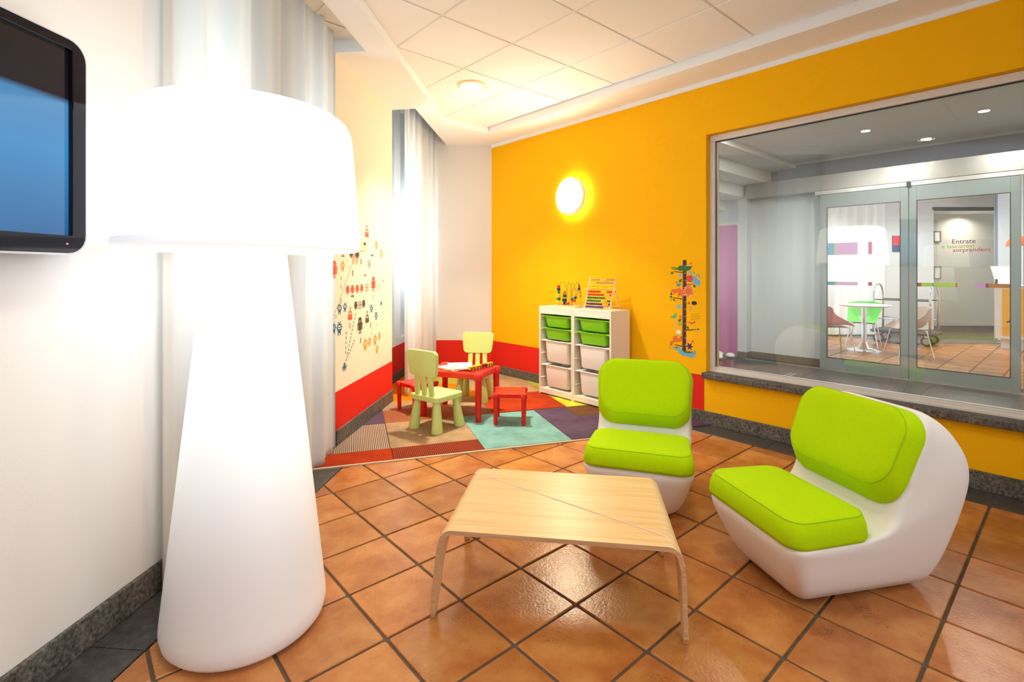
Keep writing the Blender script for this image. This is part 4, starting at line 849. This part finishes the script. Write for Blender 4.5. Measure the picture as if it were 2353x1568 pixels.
# ------------------------------------------------------------------ lounge chairs
def loft(rings, cap=True):
    n = len(rings[0]); b = MB(); vv = [p for r in rings for p in r]; ff = []
    for i in range(len(rings)-1): ff += [(i*n+k, i*n+(k+1)%n, (i+1)*n+(k+1)%n, (i+1)*n+k) for k in range(n)]
    if cap: ff += [tuple(range(n-1, -1, -1)), tuple(range((len(rings)-1)*n, len(rings)*n))]
    return b.add(vv, ff)
def lounge_chair(loc, yaw, label):
    t = thing('lounge_chair', label, 'armchair', (*loc, 0), yaw, 'white and lime lounge chairs')
    prof = [(.21, 0, .185), (.30, .05, .225), (.365, .18, .268), (.395, .288, .292), (.30, .292, .292), (.02, .292, .285), (-.055, .325, .275), (-.095, .41, .276), (-.20, .64, .286), (-.243, .728, .262), (-.295, .752, .225), (-.375, .70, .262), (-.45, .575, .288), (-.462, .44, .285), (-.41, .22, .255), (-.35, .06, .22), (-.27, 0, .185)]
    def cr4(a, b, c, d, s): return .5*((2*b)+(c-a)*s+(2*a-5*b+4*c-d)*s*s+(3*b-a-3*c+d)*s**3)
    pf = []; N = len(prof)
    for i in range(N):
        q = [prof[(i+k-1) % N] for k in range(4)]
        ns = 4 if i >= 4 else 3
        pf += [tuple(cr4(q[0][c], q[1][c], q[2][c], q[3][c], k/ns) for c in range(3)) for k in range(ns)]
    pf = [(x, max(z, 0), w) for x, z, w in pf]
    top_i = max(range(len(pf)), key=lambda i: pf[i][1])
    last = max(i for i in range(len(pf)) if pf[i][1] > 0)
    while pf[last % len(pf)][1] > 1e-4: last += 1
    def resample(ch_, k_):
        d_ = [0]
        for a, c in zip(ch_, ch_[1:]): d_.append(d_[-1]+math.hypot(a[0]-c[0], a[1]-c[1]))
        out = []; j = 0
        for q in range(k_+1):
            t_ = d_[-1]*q/k_
            while j < len(d_)-2 and d_[j+1] < t_: j += 1
            s = (t_-d_[j])/max(d_[j+1]-d_[j], 1e-9); out.append(tuple(ch_[j][c]+(ch_[j+1][c]-ch_[j][c])*s for c in range(3)))
        return out
    KF = 28
    front = resample(pf[:top_i+1], KF); rearc = resample(pf[top_i:last+1], KF)   # bottom front -> top, top -> bottom rear
    prof = front + rearc[1:]
    n = len(prof); b = MB()
    cxm, czm = -.1, .3
    def inset(i, d):
        a, b_2 = prof[i-1], prof[(i+1) % n]
        tx, tz = b_2[0]-a[0], b_2[1]-a[1]; L_ = math.hypot(tx, tz) or 1
        x, z, w = prof[i]
        inner = (-.24 < x < .38 and z > .27) and not (x < -.2 and z > .72)
        if inner: return (x, z)
        return (x-tz/L_*d, z+tx/L_*d)
    st_ = [(0, .040), (.010, .020), (.028, .006), (.055, 0)]
    cols = []
    for off, d in st_: cols.append([(*inset(i, d), -(prof[i][2]-off)) for i in range(n)])
    for off, d in st_[::-1]: cols.append([(*inset(i, d), prof[i][2]-off) for i in range(n)])
    vv = [(x, y, max(z, 0)) for c_ in cols for x, z, y in c_]; nc = len(cols)
    ff = []
    for c0 in (0, (nc-1)*n):
        for i in range(KF):
            a, a2, r_, r2 = i, i+1, n-1-i, n-2-i
            ff.append((c0+a, c0+a2, c0+r_) if a2 == r2 else (c0+a, c0+a2, c0+r2, c0+r_))
    ff += [(k*n+i, (k+1)*n+i, (k+1)*n+(i+1)%n, k*n+(i+1)%n) for k in range(nc-1) for i in range(n)]
    o = b.add(vv, ff).build('shell', SHELL, t, smooth=True)
    rm = o.modifiers.new('remesh', 'REMESH'); rm.mode = 'VOXEL'; rm.voxel_size = .010; rm.use_smooth_shade = True
    s_ = o.modifiers.new('smooth', 'SMOOTH'); s_.factor = .5; s_.iterations = 42
    def seat_ring(d, z, tilt=0):
        return [(x, y, z) for x, y in rrect(.015+d, .402-d, -.292+d, .292-d, .072-d*.2, 7)]
    def taper(r):  # a little narrower at the back
        return [(x, y*(1-.05*(.4-x)/.4), z) for x, y, z in r]
    loft([taper(seat_ring(d, z)) for d, z in ((.004, .284), (0, .30), (.004, .34), (.013, .372), (.020, .3815), (.030, .386), (.06, .390), (.12, .394), (.17, .395))]).build('seat_cushion', LIME, t, smooth=True)
    o = MB().tube(taper(seat_ring(.0175, .3795)), .0017, 6, closed=True).build('seat_seam', LIMED, t, smooth=True)
    dx, dz = -.40, .917; nx, nz = .917, .40; px, pz = -.078, .385
    def back_ring(d, h, db=0, dt=0):
        out = []
        for y, tt in rrect(-.292+d, .292-d, 0+d+db, .395-d-dt, .105-d*.3, 9):
            y *= .93+.07*min(1, tt/.25); tt += .010*(1-(y/.29)**2)*(tt/.395)
            out.append((px+dx*tt+nx*h, y, pz+dz*tt+nz*h))
        return out
    loft([back_ring(d, h, db, -d*.55) for d, h, db in ((.008, -.012, 0), (0, .0, 0), (.003, .022, .004), (.016, .064, .026), (.023, .076, .036), (.034, .083, .038), (.060, .088, .036), (.11, .092, .02), (.15, .093, .0))]).build('back_cushion', LIME, t, smooth=True)
    MB().tube(back_ring(.0215, .075, .0345, -.0118), .0017, 6, closed=True).build('back_seam', LIMED, t, smooth=True)
    return t
ch = lounge_chair((1.375, 2.235), math.atan2(-.21, -.978), 'white moulded lounge chair with lime cushions at the right, turned sideways to the window wall')
dup(ch, (.778, 3.02, 0), math.atan2(-.948, -.32), 'white moulded lounge chair with lime cushions behind the coffee table, facing the camera')

# ------------------------------------------------------------------ coffee table
t = thing('coffee_table', 'low bent plywood coffee table in pale oak with a diagonal joint across its top', 'coffee table', (.2085, 2.166, 0), radians(-8.2))
hx, hy, zt, th = .452, .307, .345, .017
arc = lambda cx_, cz, r, a0, a1, n=8: [(cx_+r*cos(a0+(a1-a0)*k/n), cz+r*sin(a0+(a1-a0)*k/n)) for k in range(n+1)]
ro = .055
outer = [(-hx-.008, .262)] + arc(-hx+ro, zt-ro, ro, pi, pi/2) + arc(hx-ro, zt-ro, ro, pi/2, 0) + [(hx+.008, .262)]
inner = [(hx+.008-th, .262)] + arc(hx-ro, zt-ro, ro-th, 0, pi/2) + arc(-hx+ro, zt-ro, ro-th, pi/2, pi) + [(-hx-.008+th, .262)]
m_o = len(outer); vv = [(x, -hy, z) for x, z in outer]+[(x, -hy, z) for x, z in inner[::-1]]+[(x, hy, z) for x, z in outer]+[(x, hy, z) for x, z in inner[::-1]]
ff = []
for i in range(m_o-1):
    ff += [(i, i+1, 2*m_o+i+1, 2*m_o+i), (m_o+i, 3*m_o+i, 3*m_o+i+1, m_o+i+1), (i, m_o+i, m_o+i+1, i+1), (2*m_o+i, 2*m_o+i+1, 3*m_o+i+1, 3*m_o+i)]
ff += [(0, 2*m_o, 3*m_o, m_o), (m_o-1, 2*m_o-1, 4*m_o-1, 3*m_o-1)]
top = MB().add(vv, ff).build('tabletop', OAK, t, smooth=True, auto=35)
def ply_edges(o):
    o.data.materials.append(PLY)
    for p in o.data.polygons:
        if abs(p.normal.y) > .8: p.material_index = 1
ply_edges(top)
for sx_ in (-1, 1):
    for sy_ in (-1, 1):
        x0, x1 = sx_*(hx+.008), sx_*(hx+(.034 if sx_ < 0 else .017)); yo = sy_*hy; w0, w1, w2 = .15, .10, .055
        zs = [(.2625, w0, 0), (.20, w1, .3), (.02, w2, .96), (.0, w2-.012, 1)]
        vv = []
        for z, w, k in zs:
            xo = x0+(x1-x0)*k; xi = xo-sx_*th; e = sy_*.006 if z == 0 else 0
            vv += [(xo, yo-e, z), (xi, yo-e, z), (xi, yo-sy_*w, z), (xo, yo-sy_*w, z)]
        ff = [(4*i+k, 4*i+(k+1)%4, 4*i+4+(k+1)%4, 4*i+4+k) for i in range(3) for k in range(4)]+[(0,1,2,3), (12,13,14,15)]
        ply_edges(MB().add(vv, ff).build('leg', OAK, t, bevel=.002))
seamp = [(-hx+.012, .262, zt-.012), (-hx+ro, .235, zt+.0004), (hx-ro, -.232, zt+.0004), (hx-.03, -.250, zt-.0095), (hx-.010, -.263, zt-.0245), (hx+.0006, -.272, zt-.055), (hx+.0075, -.283, .265)]
MB().tube(seamp, .0030, 6).build('joint_line', mat('joint_line', lin(236, 200, 172), .5), t, smooth=True)

# ------------------------------------------------------------------ children's furniture
def kids_chair(loc, yaw, label):
    t = thing('kids_chair', label, 'child chair', (*loc, .0105), yaw, 'pale green children\'s chairs')
    MB().prism(rrect(-.16, .16, -.16, .16, .03), .245, .292).build('seat', KIDG, t, bevel=.007)
    for sx_ in (-1, 1):
        for sy_ in (-1, 1):
            MB().tube([(.135*sx_, .135*sy_, 0.001), (.135*sx_, .135*sy_, .012), (.112*sx_, .112*sy_, .25)], [.045, .047, .027], 20).build('leg', KIDG, t, smooth=True, auto=40)
    tilt = lambda z: -.142-.03*(z-.28)/.38
    for y in (-.082, 0, .082):
        b = MB(); z0, z1 = .285, .48
        b.add([(tilt(z)+d, y*(1 if z < .4 else .92)+e, z) for z in (z0, z1) for d, e in ((-.012, -.024), (.012, -.024), (.012, .024), (-.012, .024))],
              [(0,1,2,3), (7,6,5,4)]+[(k, (k+1)%4, 4+(k+1)%4, 4+k) for k in range(4)]).build('slat', KIDG, t, bevel=.004)
    # back panel: a rounded trapezoid, wider at its top
    q = rrect(-.175, .175, .455, .665, .038, 6)
    q = [(y*(.86+.14*(z-.455)/.21), z) for y, z in q]
    b = MB(); n = len(q)
    crown = lambda y, z: z+(.012*(1-(y/.175)**2) if z > .56 else 0)
    rings = []
    for d, k in ((-.017, .985), (-.012, 1), (.012, 1), (.017, .985)):
        rings.append([(tilt(z)+d, y*k, .56+(crown(y, z)-.56)*k) for y, z in q])
    loft(rings).build('back_panel', KIDG, t, smooth=True, auto=45)
    return t
kc = kids_chair((-.64, 4.30), radians(54), 'pale green child chair nearest the camera, its back turned to us, beside the red table')
dup(kc, (-.39, 5.215, .0105), math.atan2(-.29, -.05), 'pale green child chair behind the red table, facing the camera')
def red_table(name, label, cat, loc, yaw, ax_, ay, zt_, ap, rb, rl, hole, group=None):
    t = thing(name, label, cat, (*loc, .0105), yaw, group)
    o = MB().prism(rrect(-ax_-.012, ax_+.012, -ay-.012, ay+.012, .01), zt_-ap, zt_-.002).build('tabletop' if not hole else 'seat', KIDR, t, bevel=.004)
    for sx_ in (-1, 1):
        for sy_ in (-1, 1):
            MB().lathe([(0, 0), (rl*.82, 0), (rl*.86, .004), (rl, zt_-ap), (rb, zt_-ap), (rb, zt_-.006), (rb-.005, zt_), (0, zt_)], 24, (sx_*ax_, sy_*ay, 0)).build('leg', KIDR, t, smooth=True, auto=40)
    if hole: MB().lathe([(0, .0005), (.011, .0005)], 16, (0, 0, zt_-.002)).build('hole', mat('hole_dark', (.05, .005, .003), .6), t)
    return t
red_table('kids_table', 'low red children\'s table with books and a toy train on it', 'child table', (-.479, 4.715), radians(-21.2), .275, .20, .418, .052, .040, .030, False)
rs = red_table('kids_stool', 'small red stool on the teal carpet piece, in front of the table', 'stool', (-.015, 4.462), radians(-2.4), .121, .122, .268, .036, .031, .021, True, 'red children\'s stools')
dup(rs, (-.905, 4.83, .0105), radians(47), 'small red stool beside the cream wall, behind the near green chair')
# books on the table
ZT = .0105+.418
t = thing('picture_book', 'yellow-covered picture book lying under another book on the red table', 'book', (-.526, 4.70, ZT), radians(40.5), 'picture books on the red table')
MB().box(-.12, .12, -.135, .135, 0, .004).build('cover', mat('book_yellow', lin(226, 190, 70), .5), t); MB().box(-.115, .115, -.13, .13, .004, .012).build('pages', PAPER, t)
MB().box(-.10, .06, -.128, -.119, .012, .0125).build('print', mat('book_ink', lin(90, 90, 80), .7), t)
t = thing('picture_book', 'white picture book with coloured drawings lying on top of the yellow-covered book', 'book', (-.486, 4.715, ZT+.0125), radians(8), 'picture books on the red table')
MB().box(-.113, .113, -.155, .155, 0, .010).build('pages', PAPER, t, bevel=.001)
for k, (x, y, w, h, c) in enumerate([(-.04, .02, .05, .035, (150, 190, 60)), (.03, .04, .05, .02, (230, 140, 80)), (-.01, -.05, .2, .02, (150, 190, 150)), (.05, -.06, .05, .03, (226, 120, 100)), (-.06, -.085, .07, .03, (150, 170, 70)), (.0, -.115, .19, .025, (190, 200, 130)), (-.07, -.13, .05, .018, (60, 60, 50)), (.02, -.09, .05, .02, (190, 120, 170)), (.075, .0, .05, .03, (170, 190, 160)), (.0, .01, .05, .01, (220, 130, 60))]):
    MB().prism([(x+w/2*cos(2*pi*q/9), y+h/2*sin(2*pi*q/9)) for q in range(9)], .010, .0104).build('drawing', mat('book_col_%d' % k, lin(*c), .7), t)
# toy train: four wagons
def wagon(loc, yaw, col, label):
    t = thing('toy_wagon', label, 'toy', (*loc, ZT), yaw, 'toy train on the red table')
    MB().prism(rrect(-.036, .036, -.016, .016, .005), .008, .040).build('body', col, t, bevel=.003)
    for sx_ in (-.02, .02):
        for sy_ in (-.018, .018):
            w = MB().tube([(sx_, sy_-.0035, .0105), (sx_, sy_+.0035, .0105)], .0105, 16).build('wheel', DARK, t, smooth=True, auto=40)
            MB().tube([(sx_, sy_-.0042, .0105), (sx_, sy_+.0042, .0105)], .0042, 10).build('hub', WHITE, w, smooth=True, auto=40)
    for k in range(3): MB().box(-.028+k*.019, -.014+k*.019, -.0166, .0166, .024, .034).build('window', mat('wagon_window', lin(60, 50, 30), .4), t)
TY = mat('toy_yellow', lin(240, 196, 10), .4); TRD = mat('toy_red', lin(170, 20, 24), .4)
td = math.atan2(.265, .21)
for k, (c, lb) in enumerate(((TY, 'front yellow wagon of the toy train, nearest the table edge'), (TY, 'second yellow wagon of the toy train, next to the open book'), (TRD, 'dark red wagon of the toy train between the yellow ones'), (TY, 'last yellow wagon of the toy train at the far table corner'))):
    wagon((-.363+k*.0500, 4.578+k*.0640), td, c, lb)

# ------------------------------------------------------------------ storage units, bins and toys on top
def unit(u, label):
    t = thing('storage_unit', label, 'cabinet', (*xy(u, 3.845), .0107), TH, 'white storage units')
    D_, W_, H_, p = .297, .4815, .9425, .018
    MB().box(0, D_, 0, p, 0, H_-.0005).build('side_panel', TRO, t, bevel=.0015); MB().box(0, D_, W_-p, W_, 0, H_-.0005).build('side_panel', TRO, t, bevel=.0015)
    MB().box(0.0005, D_, p, W_-p, H_-p, H_-.001).build('top_panel', TRO, t, bevel=.001)
    MB().box(0.001, p, p, W_-p, H_-.078, H_-p-.001).build('front_rail', TRO, t, bevel=.001)
    MB().box(0.001, p, p, W_-p, .012, .066).build('plinth', TRO, t, bevel=.001)
    MB().box(p, D_, p, W_-p, .050, .066).build('bottom_panel', TRO, t)
    MB().box(D_-.006, D_-.001, p, W_-p, .066, H_-p).build('back_panel', TRO, t)
    for k in range(6):
        z = .1825+.131*k
        for y0, y1 in ((p, p+.022), (W_-p-.022, W_-p)):
            MB().prism([(.006, y0), (.27, y0), (.27, y1), (.02, y1)] if y0 == p else [(.02, y0), (.27, y0), (.27, y1), (.006, y1)], z-.012, z-.004).build('runner', TRO, t, bevel=.001)
    return t
un = unit(3.4430, 'white storage unit with bins at the left of the pair, under the bead maze')
dup(un, (*xy(2.9580, 3.845), .0107), TH, 'white storage unit with bins at the right of the pair, under the abacus')
def bin_mesh(h, m):
    rr = lambda x0, x1, y, z, r=.02: [(x, yy, z) for x, yy in rrect(x0, x1, -y, y, r, 4)]
    rings = [rr(.03, .235, .145, -h), rr(.022, .255, .152, -h+.02), rr(.010, .262, .163, -.022), rr(.010, .262, .166, -.0125), rr(0.002, .270, .213, -.012, .012), rr(0, .272, .216, -.009, .012), rr(0, .272, .216, -.001, .012), rr(.004, .268, .212, 0, .012),
             rr(.020, .252, .156, -.001), rr(.026, .248, .148, -.02), rr(.04, .228, .138, -h+.006)]
    return loft(rings).mesh('storage_bin', m, True)
bg, bw = bin_mesh(.118, BING), bin_mesh(.232, BINW)
rows = [('green', bg, .848, 'shallow lime green bin in the top row'), ('green', bg, .717, 'shallow lime green bin in the second row'), ('white', bw, .586, 'deep white bin in the third row'), ('white', bw, .324, 'deep white bin in the bottom row')]
for side, u in (('left', 3.4430), ('right', 2.9580)):
    for nm, me, z, lb in rows:
        o = bpy.data.objects.new('storage_bin', me); C.objects.link(o)
        X, Y = xy(u+.2407, 3.845+.003); place(o, (X, Y, z+.012-.004+.0005), TH)
        with_angle(o, 35)
        tag(o, lb+' of the '+side+' storage unit', 'bin', 'bins in the storage units')
t = thing('abacus', 'wooden abacus with ten rows of coloured beads standing on the right storage unit', 'abacus', (.728, 5.085, .9575), radians(-41))
AW, AH, AL = .295, .308, .111
BC = [mat('bead_'+k, lin(*c), .35) for k, c in (('natural', (206, 164, 104)), ('yellow', (238, 206, 40)), ('red', (214, 36, 20)), ('green', (20, 120, 60)), ('blue', (40, 40, 120)))]
dn = Vector((0, AL, AH)).normalized()
for x in (0, AW):
    MB().tube([(x, -.004, -.0), (x, AL+.004, AH+.006)], .0095, 4).build('side_post', PINE, t)
for y_, z_ in ((.006, .012), ):
    MB().tube([(0, y_, z_), (AW, y_, z_)], .004, 8).build('crossbar', PINE, t)
bead = MB().ball((0, 0, 0), .0112, 10, 7, (.92, 1, 1)).mesh('bead', BC[0], True)
beads = [bead]
for m_ in BC[1:]:
    q = bead.copy(); q.materials.clear(); q.materials.append(m_); beads.append(q)
ROWS = [5, 0, 6, 8, 7, 9, 10, 8, 9, 10]
for r_, nl in enumerate(ROWS):
    f_ = .945-.0985*r_; y_, z_ = AL*f_, AH*f_
    rod = MB().tube([(0, y_, z_), (AW, y_, z_)], .0017, 6).build('rod', WFRAME, t, smooth=True)
    for k in range(10):
        x = .022+k*.0205 if k < nl else AW-.022-(9-k)*.0205
        o = bpy.data.objects.new('bead', beads[r_//2]); C.objects.link(o); o.parent = t; o.location = (x, y_, z_)
for x in (-.014, AW+.014):
    MB().tube([(x, .066, .187), (x, .185, .008)], .0075, 8).build('rear_leg', PINE, t, smooth=True)
    MB().tube([(x-.008, .066, .187), (x+.008, .066, .187)], .012, 12).build('pivot_knob', PINE, t, smooth=True, auto=40)
MB().tube([(-.014, .175, .020), (AW+.014, .175, .020)], .004, 8).build('rear_bar', PINE, t, smooth=True)
# bead maze
t = thing('bead_maze', 'wooden bead maze with looping wires and block stack on the left storage unit', 'toy', (*xy(3.70, 3.868), .953), TH-pi/2)
MB().box(0, .265, 0, .02, 0, .020).build('base_rail', PINE, t, bevel=.002); MB().box(0, .265, .20, .22, 0, .020).build('base_rail', PINE, t, bevel=.002)
MB().box(-.002, .03, -.002, .222, .0, .026).build('end_block', PINE, t, bevel=.003); MB().box(.235, .27, -.002, .222, 0, .026).build('end_block', PINE, t, bevel=.003)
def wire(pts, col):
    out = []
    P_ = [Vector(p) for p in pts]
    for i in range(len(P_)-1):
        a, b, c, d = P_[max(i-1, 0)], P_[i], P_[i+1], P_[min(i+2, len(P_)-1)]
        for k in range(8):
            s = k/8; out.append(.5*((2*b)+(c-a)*s+(2*a-5*b+4*c-d)*s*s+(3*b-a-3*c+d)*s**3))
    out.append(P_[-1])
    MB().tube(out, .0021, 6).build('wire', col, t, smooth=True)
WB, WR, WGc = mat('wire_blue', lin(30, 36, 90), .3), mat('wire_red', lin(120, 30, 40), .3), mat('wire_dark', lin(36, 44, 40), .3)
wire([(.015, .03, .02), (.012, .03, .20), (.035, .04, .255), (.07, .05, .265), (.10, .05, .22), (.112, .05, .12), (.105, .05, .02)], WB)
wire([(.105, .10, .02), (.11, .10, .10), (.13, .10, .22), (.155, .10, .25), (.185, .10, .18), (.19, .10, .05), (.16, .10, .03), (.13, .1, .06), (.14, .10, .16), (.19, .1, .24), (.22, .1, .26), (.25, .1, .2), (.252, .1, .02)], WR)
wire([(.09, .16, .02), (.10, .16, .16), (.13, .16, .19), (.17, .15, .17), (.19, .14, .22), (.215, .12, .25), (.235, .12, .14), (.25, .12, .11), (.255, .10, .2), (.258, .08, .24), (.262, .06, .15), (.25, .05, .02)], WGc)
wire([(.20, .03, .02), (.20, .03, .14), (.185, .03, .24), (.16, .03, .262), (.135, .04, .20), (.13, .05, .10), (.165, .06, .08), (.21, .07, .10), (.245, .07, .18), (.262, .07, .20)], WB)
for c, m_, r_ in (((.145, .03, .045), 2, .017), ((.188, .05, .090), 3, .017), ((.232, .05, .108), 4, .017), ((.222, .04, .075), 2, .016), ((.212, .05, .066), 1, .014), ((.262, .07, .20), 4, .016)):
    o = MB().ball(c, r_, 14, 9).build('bead', BC[m_], t, smooth=True)
STK2 = [('block', 2, .015, .03, .215, .026), ('block', 4, .015, .03, .187, .028), ('ball', 3, .018, .03, .158, .017), ('block', 1, .016, .03, .118, .036), ('block', 3, .016, .03, .086, .030), ('ball', 1, .016, .03, .054, .020)]
for kind, c, x, y, z, w in STK2:
    if kind == 'block': MB().box(x-w/2, x+w/2, y-w/2, y+w/2, z-w/2, z+w/2).build('block', BC[c], t, bevel=.002)
    else: MB().ball((x, y, z), w, 14, 9).build('bead', BC[c], t, smooth=True)
OB = mat('bead_orange', lin(226, 120, 60), .4)
for k, (c, z, w) in enumerate(((OB, .150, .030), (BC[3], .115, .036), (BC[4], .072, .044), (BC[4], .040, .026))):
    MB().box(.035-w/2*.7, .035+w/2*.7, .10-w/2, .10+w/2, z-.017, z+.017).build('block', c, t, bevel=.002)
